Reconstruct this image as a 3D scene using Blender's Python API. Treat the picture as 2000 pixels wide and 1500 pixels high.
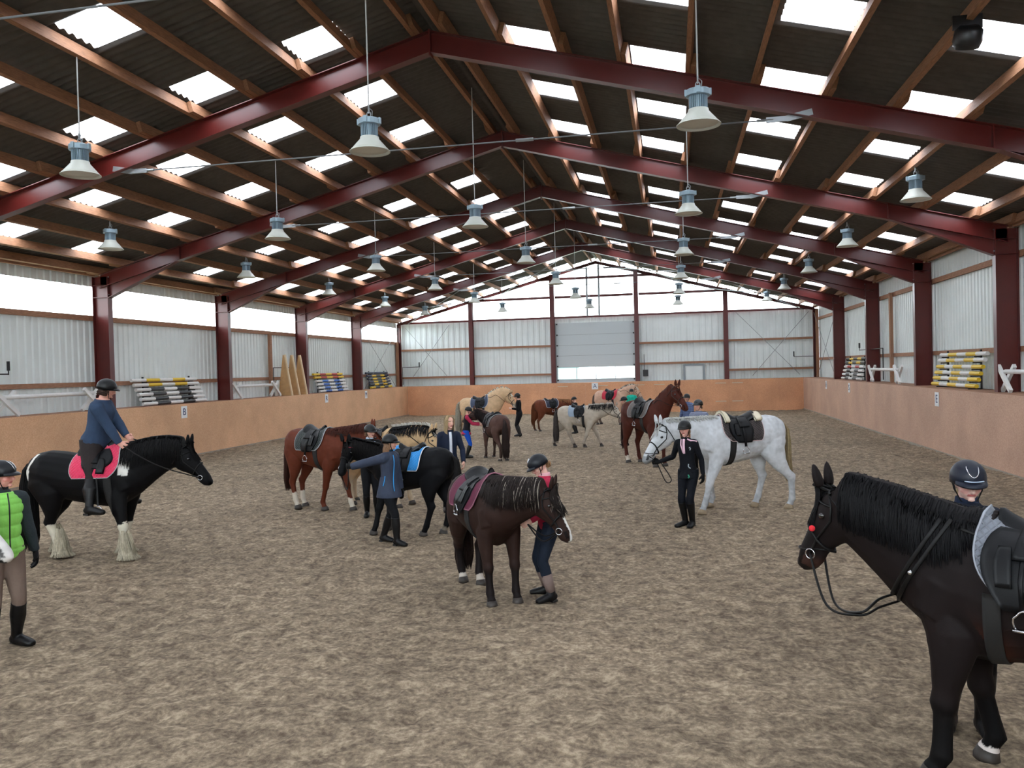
import bpy, bmesh, math, random
import numpy as np
from mathutils import Vector, Matrix, Quaternion
from mathutils.bvhtree import BVHTree

for o in list(bpy.data.objects):
    bpy.data.objects.remove(o)
scene = bpy.context.scene
COL = scene.collection
V = Vector
PI = math.pi

# ------------------------------------------------------------------ camera
CAM = V((3.9506, 0.0, 2.43))
FPX, YAW, PITCH, ROLL = 1602.65, -0.1918, -0.0169, -0.0266
_f = V((math.sin(YAW) * math.cos(PITCH), math.cos(YAW) * math.cos(PITCH), math.sin(PITCH)))
_r = V((math.cos(YAW), -math.sin(YAW), 0))
_u = _r.cross(_f)
_r2 = math.cos(ROLL) * _r + math.sin(ROLL) * _u
_u2 = -math.sin(ROLL) * _r + math.cos(ROLL) * _u
cd = bpy.data.cameras.new('camera')
cam = bpy.data.objects.new('camera', cd)
COL.objects.link(cam)
cam.matrix_world = Matrix((( _r2.x, _u2.x, -_f.x, CAM.x), (_r2.y, _u2.y, -_f.y, CAM.y), (_r2.z, _u2.z, -_f.z, CAM.z), (0, 0, 0, 1)))
cd.sensor_width = 36.0
cd.lens = FPX / 2000 * 36.0
cd.clip_start = 0.05
cd.clip_end = 400
scene.camera = cam

# ------------------------------------------------------------------ sky and exposure
w = bpy.data.worlds.new('overcast_sky')
scene.world = w
w.use_nodes = True
nt = w.node_tree
bg = nt.nodes['Background']
bg.inputs[0].default_value = (0.92, 0.96, 1.0, 1)
bg.inputs[1].default_value = 10.2
scene.view_settings.view_transform = 'Standard'
scene.view_settings.look = 'None'
scene.view_settings.gamma = 1
scene.view_settings.exposure = 0.0

# ------------------------------------------------------------------ helpers
def srgb(r, g, b):
    def c(v):
        v /= 255.0
        return v / 12.92 if v <= 0.04045 else ((v + 0.055) / 1.055) ** 2.4
    return (c(r), c(g), c(b), 1)

MATS = {}
def mat(name, col, rough=0.6, metal=0.0, noise=None, bump=None, spec=None, sheen=0.0, attr=False, coat=0.0, scale=(1, 1, 1)):
    """procedural material: base colour, optional (scale, amount) colour noise and (scale, distance) bump"""
    if name in MATS:
        return MATS[name]
    m = bpy.data.materials.new(name)
    m.use_nodes = True
    n = m.node_tree.nodes
    L = m.node_tree.links
    b = n['Principled BSDF']
    b.inputs['Roughness'].default_value = rough
    b.inputs['Metallic'].default_value = metal
    if spec is not None:
        b.inputs['Specular IOR Level'].default_value = spec
    if sheen:
        b.inputs['Sheen Weight'].default_value = sheen
        b.inputs['Sheen Roughness'].default_value = 0.5
    if coat:
        b.inputs['Coat Weight'].default_value = coat
    tc = n.new('ShaderNodeTexCoord')
    mp = n.new('ShaderNodeMapping')
    mp.inputs['Scale'].default_value = scale
    L.new(tc.outputs['Object'], mp.inputs['Vector'])
    src = None
    if attr:
        a = n.new('ShaderNodeAttribute')
        a.attribute_name = 'coat'
        src = a.outputs['Color']
    if noise:
        tx = n.new('ShaderNodeTexNoise')
        tx.inputs['Scale'].default_value = noise[0]
        tx.inputs['Detail'].default_value = 5
        L.new(mp.outputs[0], tx.inputs['Vector'])
        mx = n.new('ShaderNodeMix')
        mx.data_type = 'RGBA'
        mx.blend_type = 'MULTIPLY'
        mr = n.new('ShaderNodeMapRange')
        mr.inputs['From Min'].default_value = 0.3
        mr.inputs['From Max'].default_value = 0.7
        mr.inputs['To Min'].default_value = 1 - noise[1]
        mr.inputs['To Max'].default_value = 1 + noise[1] * 0.6
        L.new(tx.outputs['Fac'], mr.inputs['Value'])
        mx.inputs[0].default_value = 1
        if src is not None:
            L.new(src, mx.inputs[6])
        else:
            mx.inputs[6].default_value = col
        L.new(mr.outputs[0], mx.inputs[7])
        L.new(mx.outputs[2], b.inputs['Base Color'])
    elif src is not None:
        L.new(src, b.inputs['Base Color'])
    else:
        b.inputs['Base Color'].default_value = col
    if bump:
        tb = n.new('ShaderNodeTexNoise')
        tb.inputs['Scale'].default_value = bump[0]
        tb.inputs['Detail'].default_value = 6
        L.new(mp.outputs[0], tb.inputs['Vector'])
        bp = n.new('ShaderNodeBump')
        bp.inputs['Distance'].default_value = bump[1]
        bp.inputs['Strength'].default_value = 1
        L.new(tb.outputs['Fac'], bp.inputs['Height'])
        L.new(bp.outputs[0], b.inputs['Normal'])
    MATS[name] = m
    return m

class MB:
    """collects geometry, then links it as ONE mesh object"""
    def __init__(s):
        s.v = []; s.f = []; s.mi = []; s.c = 0
    def quad(s, *p):
        i = len(s.v); s.v += [tuple(q) for q in p]; s.f.append(tuple(range(i, i + len(p)))); s.mi.append(s.c)
    def box(s, x0, x1, y0, y1, z0, z1, M=None):
        i = len(s.v)
        P = [(x0, y0, z0), (x1, y0, z0), (x1, y1, z0), (x0, y1, z0), (x0, y0, z1), (x1, y0, z1), (x1, y1, z1), (x0, y1, z1)]
        if M is not None:
            P = [tuple(M @ V(p)) for p in P]
        s.v += P
        for f in ((0, 3, 2, 1), (4, 5, 6, 7), (0, 1, 5, 4), (1, 2, 6, 5), (2, 3, 7, 6), (3, 0, 4, 7)):
            s.f.append(tuple(i + k for k in f)); s.mi.append(s.c)
        return s
    def bar(s, a, b, w, h, up=(0, 0, 1)):
        """box beam from a to b, width w (sideways), height h (along up)"""
        a = V(a); b = V(b); d = (b - a); L = d.length; d.normalize()
        sd = d.cross(V(up))
        if sd.length < 1e-5: sd = d.cross(V((1, 0, 0)))
        sd.normalize(); u = sd.cross(d)
        M = Matrix(((sd.x, d.x, u.x, a.x), (sd.y, d.y, u.y, a.y), (sd.z, d.z, u.z, a.z), (0, 0, 0, 1)))
        return s.box(-w / 2, w / 2, 0, L, -h / 2, h / 2, M)
    def prism(s, pts, d):
        """extrude polygon pts (3D, planar) by vector d"""
        n = len(pts); i = len(s.v); d = V(d)
        s.v += [tuple(p) for p in pts] + [tuple(V(p) + d) for p in pts]
        s.f.append(tuple(range(i + n - 1, i - 1, -1))); s.mi.append(s.c)
        s.f.append(tuple(range(i + n, i + 2 * n))); s.mi.append(s.c)
        for k in range(n):
            s.f.append((i + k, i + (k + 1) % n, i + n + (k + 1) % n, i + n + k)); s.mi.append(s.c)
        return s
    def tube(s, pts, rad, n=8, sides=None, caps=True, closed=False):
        """tube along pts. rad: number or list of (r_side, r_up); sides: reference side vector(s)"""
        pts = [V(p) for p in pts]; m = len(pts)
        if not isinstance(rad, (list, tuple)): rad = [rad] * m
        rad = [(r, r) if not isinstance(r, (list, tuple)) else r for r in rad]
        base = len(s.v); prev = None
        for k in range(m):
            if closed: t = pts[(k + 1) % m] - pts[(k - 1) % m]
            else: t = pts[min(k + 1, m - 1)] - pts[max(k - 1, 0)]
            t.normalize()
            if sides is not None:
                ref = V(sides[k]) if isinstance(sides, list) else V(sides)
            else:
                ref = prev if prev is not None else (V((1, 0, 0)) if abs(t.x) < 0.9 else V((0, 1, 0)))
            sd = ref - t * ref.dot(t)
            if sd.length < 1e-6: sd = t.orthogonal()
            sd.normalize(); up = t.cross(sd); prev = sd
            for j in range(n):
                a = 2 * PI * j / n
                s.v.append(tuple(pts[k] + sd * (rad[k][0] * math.cos(a)) + up * (rad[k][1] * math.sin(a))))
        for k in range(m if closed else m - 1):
            k2 = (k + 1) % m
            for j in range(n):
                s.f.append((base + k * n + j, base + k * n + (j + 1) % n, base + k2 * n + (j + 1) % n, base + k2 * n + j)); s.mi.append(s.c)
        if caps and not closed:
            s.f.append(tuple(base + j for j in range(n - 1, -1, -1))); s.mi.append(s.c)
            s.f.append(tuple(base + (m - 1) * n + j for j in range(n))); s.mi.append(s.c)
        return s
    def lathe(s, prof, n=24, M=None):
        base = len(s.v); m = len(prof)
        for r, z in prof:
            for j in range(n):
                a = 2 * PI * j / n; p = V((r * math.cos(a), r * math.sin(a), z))
                s.v.append(tuple(M @ p) if M is not None else tuple(p))
        for k in range(m - 1):
            for j in range(n):
                s.f.append((base + k * n + j, base + k * n + (j + 1) % n, base + (k + 1) * n + (j + 1) % n, base + (k + 1) * n + j)); s.mi.append(s.c)
        return s
    def ball(s, c, r, n=12, M=None):
        r = r if isinstance(r, (tuple, list)) else (r, r, r)
        m = n // 2; base = len(s.v); c = V(c)
        for k in range(m + 1):
            th = PI * k / m
            for j in range(n):
                a = 2 * PI * j / n
                p = V((r[0] * math.sin(th) * math.cos(a), r[1] * math.sin(th) * math.sin(a), r[2] * math.cos(th)))
                if M is not None: p = M @ p
                s.v.append(tuple(c + p))
        for k in range(m):
            for j in range(n):
                s.f.append((base + k * n + j, base + (k + 1) * n + j, base + (k + 1) * n + (j + 1) % n, base + k * n + (j + 1) % n)); s.mi.append(s.c)
        return s
    def mesh(s, name, smooth=False):
        me = bpy.data.meshes.new(name)
        me.from_pydata(s.v, [], s.f)
        if any(s.mi): me.polygons.foreach_set('material_index', s.mi)
        if smooth: me.polygons.foreach_set('use_smooth', [True] * len(s.f))
        me.update()
        return me
    def build(s, name, m, parent=None, smooth=False, M=None, **props):
        me = s.mesh(name, smooth)
        for mm in (m if isinstance(m, (list, tuple)) else [m]): me.materials.append(mm)
        o = bpy.data.objects.new(name, me)
        COL.objects.link(o)
        if parent is not None: o.parent = parent
        if M is not None: o.matrix_local = M
        for k, v in props.items(): o[k] = v
        return o

def thing(name, label, cat, loc=(0, 0, 0), rz=0, group=None):
    o = bpy.data.objects.new(name, None)
    COL.objects.link(o)
    o.location = loc; o.rotation_euler = (0, 0, rz)
    o.empty_display_size = 0.1
    o['label'] = label; o['category'] = cat
    if group: o['group'] = group
    return o
def tag(o, label, cat, group=None):
    o['label'] = label; o['category'] = cat
    if group: o['group'] = group
    return o
def struct(o):
    o['kind'] = 'structure'
    return o
def dup(root, loc=None, rz=None, label=None):
    def cp(o, par):
        c = o.copy(); COL.objects.link(c); c.parent = par
        for ch in list(o.children): cp(ch, c)
        return c
    c = cp(root, None)
    if loc is not None: c.location = loc
    if rz is not None: c.rotation_euler = (0, 0, rz)
    if label: c['label'] = label
    return c

# ------------------------------------------------------------------ materials
M_STEEL = mat('red_oxide_painted_steel', srgb(88, 25, 22), 0.33, noise=(3, 0.12), spec=0.5)
M_WOOD = mat('rough_sawn_timber', srgb(150, 106, 76), 0.75, noise=(14, 0.3), bump=(60, 0.002), scale=(4, 0.5, 4))
M_WOODH = mat('sawn_timber_rail', srgb(158, 116, 90), 0.75, noise=(10, 0.25), bump=(50, 0.002), scale=(4, 0.7, 4))
M_ROOF = mat('grey_fibre_cement', srgb(84, 81, 77), 0.85, noise=(6, 0.15))
M_CLAD = mat('pale_grey_coated_sheet', srgb(224, 232, 231), 0.4, noise=(1.5, 0.05))
M_GALV = mat('galvanised_steel', srgb(150, 155, 158), 0.4, 0.7)
M_DARKM = mat('black_painted_metal', srgb(22, 22, 24), 0.4)
M_WHITEP = mat('white_paint', srgb(225, 226, 224), 0.5, noise=(8, 0.06))
M_LAMPG = mat('lamp_grey_paint', srgb(196, 199, 190), 0.5)
M_LAMPB = mat('lamp_blue_grey_cast_metal', srgb(140, 160, 172), 0.4, 0.3)

def glass_mat(name, tint, clear):
    m = bpy.data.materials.new(name); m.use_nodes = True
    n = m.node_tree.nodes; L = m.node_tree.links
    n.remove(n['Principled BSDF'])
    tr = n.new('ShaderNodeBsdfTransparent'); tr.inputs[0].default_value = tint
    tl = n.new('ShaderNodeBsdfTranslucent'); tl.inputs[0].default_value = tint
    mx = n.new('ShaderNodeMixShader'); mx.inputs[0].default_value = 1 - clear
    L.new(tr.outputs[0], mx.inputs[1]); L.new(tl.outputs[0], mx.inputs[2])
    L.new(mx.outputs[0], n['Material Output'].inputs[0])
    return m
M_GRP = glass_mat('translucent_roof_sheet', (0.93, 0.95, 1.0, 1), 0.75)
M_PANE = glass_mat('clear_plastic_pane', (0.92, 0.95, 0.96, 1), 0.85)

def osb_mat(name, ca, cb):
    m = bpy.data.materials.new(name); m.use_nodes = True
    n = m.node_tree.nodes; L = m.node_tree.links; b = n['Principled BSDF']
    b.inputs['Roughness'].default_value = 0.7
    tc = n.new('ShaderNodeTexCoord')
    vo = n.new('ShaderNodeTexVoronoi'); vo.inputs['Scale'].default_value = 55
    no = n.new('ShaderNodeTexNoise'); no.inputs['Scale'].default_value = 0.9; no.inputs['Detail'].default_value = 6
    n2 = n.new('ShaderNodeTexNoise'); n2.inputs['Scale'].default_value = 30; n2.inputs['Detail'].default_value = 3
    for t in (vo, no, n2): L.new(tc.outputs['Object'], t.inputs['Vector'])
    cr = n.new('ShaderNodeValToRGB')
    cr.color_ramp.elements[0].position = 0.0; cr.color_ramp.elements[0].color = srgb(*ca)
    cr.color_ramp.elements[1].position = 1.0; cr.color_ramp.elements[1].color = srgb(*cb)
    sep = n.new('ShaderNodeSeparateColor'); L.new(vo.outputs['Color'], sep.inputs[0])
    L.new(sep.outputs[0], cr.inputs[0])
    mr = n.new('ShaderNodeMapRange'); mr.inputs['From Min'].default_value = 0.35; mr.inputs['From Max'].default_value = 0.65
    mr.inputs['To Min'].default_value = 0.86; mr.inputs['To Max'].default_value = 1.05
    L.new(no.outputs['Fac'], mr.inputs['Value'])
    mx = n.new('ShaderNodeMix'); mx.data_type = 'RGBA'; mx.blend_type = 'MULTIPLY'; mx.inputs[0].default_value = 1
    L.new(cr.outputs[0], mx.inputs[6]); L.new(mr.outputs[0], mx.inputs[7])
    L.new(mx.outputs[2], b.inputs['Base Color'])
    bp = n.new('ShaderNodeBump'); bp.inputs['Distance'].default_value = 0.002
    L.new(n2.outputs['Fac'], bp.inputs['Height']); L.new(bp.outputs[0], b.inputs['Normal'])
    return m
M_OSB = {'left': osb_mat('strand_board_honey', (208, 160, 122), (224, 180, 142)), 'right': osb_mat('strand_board_weathered', (184, 146, 124), (202, 166, 144)), 'back': osb_mat('strand_board_orange', (208, 148, 108), (226, 170, 130))}

def sand_mat():
    m = bpy.data.materials.new('trampled_arena_sand'); m.use_nodes = True
    n = m.node_tree.nodes; L = m.node_tree.links; b = n['Principled BSDF']
    b.inputs['Roughness'].default_value = 0.95
    b.inputs['Specular IOR Level'].default_value = 0.15
    tc = n.new('ShaderNodeTexCoord')
    def noise(sc, det, rough=0.6, dist=0.0):
        t = n.new('ShaderNodeTexNoise'); t.inputs['Scale'].default_value = sc; t.inputs['Detail'].default_value = det
        t.inputs['Roughness'].default_value = rough; t.inputs['Distortion'].default_value = dist
        L.new(tc.outputs['Object'], t.inputs['Vector']); return t
    big = noise(0.45, 4); mid = noise(6.0, 5, 0.62, 0.2); fine = noise(24, 5, 0.7); grit = noise(220, 2)
    cr = n.new('ShaderNodeValToRGB'); e = cr.color_ramp.elements
    e[0].position = 0.38; e[0].color = srgb(96, 83, 70)
    e[1].position = 0.63; e[1].color = srgb(176, 158, 134)
    k = cr.color_ramp.elements.new(0.5); k.color = srgb(133, 117, 98)
    ad = n.new('ShaderNodeMath'); ad.operation = 'MULTIPLY_ADD'; ad.inputs[1].default_value = 0.5; L.new(fine.outputs['Fac'], ad.inputs[0])
    a2 = n.new('ShaderNodeMath'); a2.operation = 'MULTIPLY_ADD'; a2.inputs[1].default_value = 0.5; a2.inputs[2].default_value = 0.0
    L.new(mid.outputs['Fac'], a2.inputs[0]); L.new(a2.outputs[0], ad.inputs[2])
    L.new(ad.outputs[0], cr.inputs[0])
    mr = n.new('ShaderNodeMapRange'); mr.inputs['From Min'].default_value = 0.3; mr.inputs['From Max'].default_value = 0.7
    mr.inputs['To Min'].default_value = 0.76; mr.inputs['To Max'].default_value = 1.10
    L.new(big.outputs['Fac'], mr.inputs['Value'])
    mx = n.new('ShaderNodeMix'); mx.data_type = 'RGBA'; mx.blend_type = 'MULTIPLY'; mx.inputs[0].default_value = 1
    L.new(cr.outputs[0], mx.inputs[6]); L.new(mr.outputs[0], mx.inputs[7])
    L.new(mx.outputs[2], b.inputs['Base Color'])
    s1 = n.new('ShaderNodeMath'); s1.operation = 'MULTIPLY_ADD'; s1.inputs[1].default_value = 0.25
    L.new(grit.outputs['Fac'], s1.inputs[0]); L.new(fine.outputs['Fac'], s1.inputs[2])
    bp = n.new('ShaderNodeBump'); bp.inputs['Distance'].default_value = 0.013; bp.inputs['Strength'].default_value = 0.9
    L.new(s1.outputs[0], bp.inputs['Height']); L.new(bp.outputs[0], b.inputs['Normal'])
    return m

# ------------------------------------------------------------------ dimensions of the hall
YB, SP = 19.943, 6.146
FR = [YB + k * SP for k in range(-3, 4)]            # portal frames
GY = 45.4                                           # far gable
Y0 = FR[0] - SP                                     # near gable, behind the camera
WX = 11.62                                          # cladding
def beam_top(x): return 8.31 - 0.264 * abs(x)
def beam_bot(x): return 7.94 - 0.262 * abs(x)
def sheet_z(x): return 8.55 - 0.264 * abs(x)

# sand
def vnoise(x, y, seed):
    rs = np.random.RandomState(seed); T = rs.rand(256, 256)
    xi = np.floor(x).astype(int); yi = np.floor(y).astype(int); fx = x - xi; fy = y - yi
    fx = fx * fx * (3 - 2 * fx); fy = fy * fy * (3 - 2 * fy)
    a = T[xi % 256, yi % 256]; b = T[(xi + 1) % 256, yi % 256]; c = T[xi % 256, (yi + 1) % 256]; d = T[(xi + 1) % 256, (yi + 1) % 256]
    return (a * (1 - fx) + b * fx) * (1 - fy) + (c * (1 - fx) + d * fx) * fy
def sand_h(x, y):
    h = 0.030 * (vnoise(x * 0.7 + 9, y * 0.7, 1) - 0.5)
    h = h + 0.042 * (vnoise(x * 4.1 + 30, y * 4.6, 2) - 0.5)
    r = vnoise(x * 7.5 + 60, y * 8.5 + 3, 3)
    h = h - 0.028 * np.clip(r - 0.6, 0, 1) * 2.2
    h = h + 0.012 * (vnoise(x * 17 + 5, y * 19 + 7, 4) - 0.5)
    return h + 0.005
def sand():
    xs = np.linspace(-10.62, 10.62, 460)
    ys = np.concatenate([np.arange(-4.4, 3.0, 0.15), np.arange(3.0, 13, 0.045), np.arange(13, 24, 0.075), np.arange(24, 44.15, 0.13)])
    ys[-1] = 44.15
    X, Y = np.meshgrid(xs, ys)
    Z = sand_h(X, Y)
    Z += 0.06 * np.clip((np.abs(X) - 9.9) / 0.7, 0, 1) ** 2       # banked up against the kick boards
    nx, ny = len(xs), len(ys)
    me = bpy.data.meshes.new('floor')
    co = np.stack([X, Y, Z], -1).reshape(-1, 3)
    i = np.arange(nx * ny).reshape(ny, nx)
    q = np.stack([i[:-1, :-1], i[:-1, 1:], i[1:, 1:], i[1:, :-1]], -1).reshape(-1, 4)
    me.vertices.add(len(co)); me.vertices.foreach_set('co', co.ravel())
    me.loops.add(q.size); me.loops.foreach_set('vertex_index', q.ravel().astype(np.int32))
    me.polygons.add(len(q)); me.polygons.foreach_set('loop_start', np.arange(0, q.size, 4, dtype=np.int32))
    me.polygons.foreach_set('use_smooth', [True] * len(q))
    me.update(calc_edges=True)
    me.materials.append(sand_mat())
    o = bpy.data.objects.new('floor', me); COL.objects.link(o); struct(o)
    o['label'] = 'trampled brown sand of the riding arena'
sand()
# ground outside
struct(MB().box(-80, 80, -60, 130, -0.4, -0.12).build('ground', mat('outside_grass', srgb(120, 130, 100), 0.9, noise=(0.5, 0.2))))
# ------------------------------------------------------------------ cladding, roof, windows
def corr_v(mb, x, y0, y1, z0, z1, pitch=0.23, depth=0.03, axis='y', top=None):
    """trapezoid-ribbed sheet standing in a plane x=const (axis y) or y=const (axis x)"""
    pts = []; y = y0
    prof = ((0, 0), (0.35, 0), (0.5, 1), (0.85, 1), (1.0, 0))
    while y < y1 - 1e-4:
        for t, d in prof[:-1]:
            if y + t * pitch < y1: pts.append((y + t * pitch, d * depth))
        y += pitch
    pts.append((y1, 0))
    for (a, da), (b, db) in zip(pts[:-1], pts[1:]):
        za = top(a) if top else z1; zb = top(b) if top else z1
        if axis == 'y': mb.quad((x + da, a, z0), (x + db, b, z0), (x + db, b, zb), (x + da, a, za))
        else: mb.quad((a, x + da, z0), (b, x + db, z0), (b, x + db, zb), (a, x + da, za))

# left wall: sheet below a clerestory; right wall: sheet up to the eaves
mb = MB()
corr_v(mb, -WX, Y0, GY, 0, 4.20); corr_v(mb, -WX, Y0, GY, 5.02, 5.46)
struct(mb.build('wall_left', M_CLAD))
mb = MB(); corr_v(mb, WX, Y0, GY, 0, 5.46); struct(mb.build('wall_right', M_CLAD))
mb = MB()
corr_v(mb, GY + 0.06, -WX, -2.30, 0, 5.24, 0.33, 0.03, 'x'); corr_v(mb, GY + 0.06, 2.06, WX, 0, 5.24, 0.33, 0.03, 'x')
corr_v(mb, GY + 0.06, -2.30, 2.06, 4.92, 5.24, 0.33, 0.03, 'x')
struct(mb.build('wall_back', M_CLAD))
mb = MB(); corr_v(mb, Y0, -WX, WX, 0, 4.2, 0.33, 0.03, 'x'); struct(mb.build('wall_front', M_CLAD))

WIN = [0]
def window(mb, m=None, label=None):
    WIN[0] += 1
    o = mb.build('window_%d' % WIN[0], m or M_PANE); struct(o)
    if label: o['label'] = label
    return o
for a, b in zip([Y0] + FR, FR + [GY]):
    window(MB().box(-WX - 0.01, -WX, a + 0.1, b - 0.1, 4.20, 5.02), label='clerestory pane in the left wall')
# gable glazing between the posts
GP = [-7.12, -2.46, 2.16, 6.87]
ed = [-WX] + GP + [WX]
for k in range(5):
    a, b = ed[k] + (0.08 if k else 0), ed[k + 1] - (0.08 if k < 4 else 0)
    for yy in (GY + 0.04, Y0 + 0.02):
        z0 = 5.30 if yy > 0 else 4.2
        pts = [(a, yy, z0), (b, yy, z0), (b, yy, beam_top(b) + 0.05)]
        if a < 0 < b: pts.append((0, yy, beam_top(0) + 0.05))
        pts.append((a, yy, beam_top(a) + 0.05))
        mb = MB(); mb.prism(pts, (0, 0.012, 0)); window(mb, label='glazed panel of the gable')

# roof: corrugated sheets with translucent panels
PURL = [0.25, 1.27, 2.27, 3.27, 4.36, 5.38, 6.45, 7.48, 8.5, 9.55, 10.6, 11.3]
RP = 2.652 / 15
SKY = {-1: 10.10, 1: 10.92}
rows = [(0, 1.36, 0), (1.36, 2.26, 1), (2.26, 3.42, 0), (3.42, 4.35, 1), (4.35, 5.52, 0), (5.52, 6.44, 1), (6.44, 7.66, 0), (7.66, 8.52, 1), (8.52, 9.76, 0), (9.76, 10.65, 1), (10.65, 11.95, 0)]
mb = MB(); sky_mesh = {}
for sg in (-1, 1):
    y00 = SKY[sg] - 6 * 15 * RP
    nw = int((GY + 0.4 - y00) / RP)
    for r, (xa, xb, lit) in enumerate(rows):
        za, zb = sheet_z(xa), sheet_z(xb)
        def strip(m, w0, w1, dy=0.0):
            base = len(m.v); n = 6; cnt = (w1 - w0) * n + 1
            for i in range(cnt):
                y = y00 + (w0 + i / n) * RP; d = 0.022 * math.cos(2 * PI * i / n)
                m.v.append((sg * xa, y - dy, za + d)); m.v.append((sg * xb, y - dy, zb + d))
            for i in range(cnt - 1):
                q = (base + 2 * i, base + 2 * i + 1, base + 2 * i + 3, base + 2 * i + 2)
                m.f.append(q if sg > 0 else q[::-1]); m.mi.append(m.c)
        w0 = 0
        while w0 < nw:
            if lit:
                if w0 + 5 <= nw:
                    key = (sg, r)
                    if key not in sky_mesh:
                        t = MB(); strip(t, 0, 5)
                        sky_mesh[key] = t.mesh('skylight', True); sky_mesh[key].materials.append(M_GRP)
                    WIN[0] += 1
                    o = bpy.data.objects.new('window_%d' % WIN[0], sky_mesh[key]); COL.objects.link(o); struct(o)
                    o.location = (0, w0 * RP, 0)
                    o['label'] = 'translucent corrugated skylight in the %s roof slope' % ('left' if sg < 0 else 'right')
                    o['group'] = 'roof skylights'
                strip(mb, w0 + 5, min(w0 + 15, nw))
            else:
                strip(mb, w0, min(w0 + 15, nw))
            w0 += 15
mb.tube([(0, Y0 - 0.3, 8.56), (0, GY + 0.4, 8.56)], 0.09, 8)
struct(mb.build('ceiling', M_ROOF, smooth=True))

# ------------------------------------------------------------------ steel portal frames
def i_beam(mb, a, b, depth_a, depth_b, inn, fw=0.19, tf=0.014, tw=0.009):
    """I section from a to b along its outer edge; inn = unit vector towards the inner flange (in the XZ plane)"""
    a = V(a); b = V(b); inn = V(inn).normalized(); d = V((0, 1, 0))
    def plate(p, q, p2, q2, wd):
        mb.prism([p - d * wd / 2, q - d * wd / 2, q2 - d * wd / 2, p2 - d * wd / 2], d * wd)
    ai, bi = a + inn * depth_a, b + inn * depth_b
    plate(a, b, a + inn * tf, b + inn * tf, fw)
    plate(ai - inn * tf, bi - inn * tf, ai, bi, fw)
    plate(a + inn * tf, b + inn * tf, ai - inn * tf, bi - inn * tf, tw)
frame_side = ['nearest the viewer', 'second from the viewer', 'third from the viewer, crossing the top of the picture', 'fourth from the viewer', 'fifth from the viewer', 'sixth from the viewer', 'seventh, last before the far gable']
def portal(y, label):
    t = thing('portal_frame', label, 'steel frame', (0, y, 0), 0, 'portal frames')
    for s in (-1, 1):
        m = MB(); i_beam(m, (s * 11.50, 0, 0), (s * 11.50, 0, 5.27), 0.47, 0.47, (-s, 0, 0))
        for z in (5.03, 4.70): m.box(min(s * 11.03, s * 11.5), max(s * 11.03, s * 11.5), -0.09, 0.09, z, z + 0.012)
        m.build('column', M_STEEL, t)
        m = MB()
        i_beam(m, (0, 0, beam_top(0)), (s * 11.30, 0, beam_top(11.3)), 0.37, 0.37, (0, 0, -1))
        m.box(min(s * 8.84, s * 8.86), max(s * 8.84, s * 8.86), -0.09, 0.09, beam_bot(8.85), beam_top(8.85))
        m.build('rafter', M_STEEL, t)
        m = MB()
        P = [V((s * 8.85, 0, beam_bot(8.85))), V((s * 11.03, 0, beam_bot(11.03))), V((s * 11.03, 0, 4.68))]
        m.prism([p - V((0, 0.005, 0)) for p in P], (0, 0.010, 0))
        q = V((0, 0.095, 0))
        a, b = P[0], P[2]
        m.prism([a - q, b - q, b - q + V((0, 0, 0.014)), a - q + V((0, 0, 0.014))], q * 2)
        m.build('haunch', M_STEEL, t)
        for z in (5.25, 5.05, 4.78):
            for yy in (-0.06, 0.06):
                MB().tube([(s * 11.0, yy, z), (s * 11.045, yy, z)], 0.014, 6).build('bolt', M_GALV, t)
    MB().box(-0.012, 0.012, -0.1, 0.1, 7.88, 8.33).build('apex_plate', M_STEEL, t)
    return t
pf = portal(FR[0], 'dark red steel portal frame, first and nearest of the row')
ordn = ['second', 'third', 'fourth', 'fifth', 'sixth', 'seventh']
for k, y in enumerate(FR[1:]):
    c = dup(pf, (0, y, 0), label='dark red steel portal frame, %s from the near end of the hall' % ordn[k])
# tie rods
def tie_rod(y, label):
    t = thing('tie_rod', label, 'tie rod', (0, y, 0), 0, 'tie rods')
    z = 6.33
    MB().tube([(-5.62, 0, z), (5.62, 0, z)], 0.013, 8).build('rod', mat('dull_galvanised_rod', srgb(120, 122, 126), .7, .3), t, True)
    MB().tube([(1.45, 0, z), (1.75, 0, z)], 0.03, 6).build('turnbuckle', M_GALV, t)
    for s in (-1, 1):
        m = MB(); m.box(-0.16, 0.16, -0.02, 0.02, -0.04, 0.04); m.tube([(0.05, 0, 0), (0.3, 0, 0)], 0.024, 8)
        m.bar((-0.15, 0, 0), (-0.55, 0, 0.08), 0.02, 0.1)
        m.build('bracket', M_GALV, t, M=Matrix.Translation((-s * 5.7, 0, z)) @ Matrix.Rotation(0 if s > 0 else PI, 4, 'Z'))
    return t
tr = tie_rod(FR[1] , 'thin galvanised tie rod, first across the hall, cut by the top left of the picture')
for k, y in enumerate(FR[2:]):
    dup(tr, (0, y, 0), label='thin galvanised tie rod, %s across the hall counted from the viewer' % ordn[k])

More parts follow.
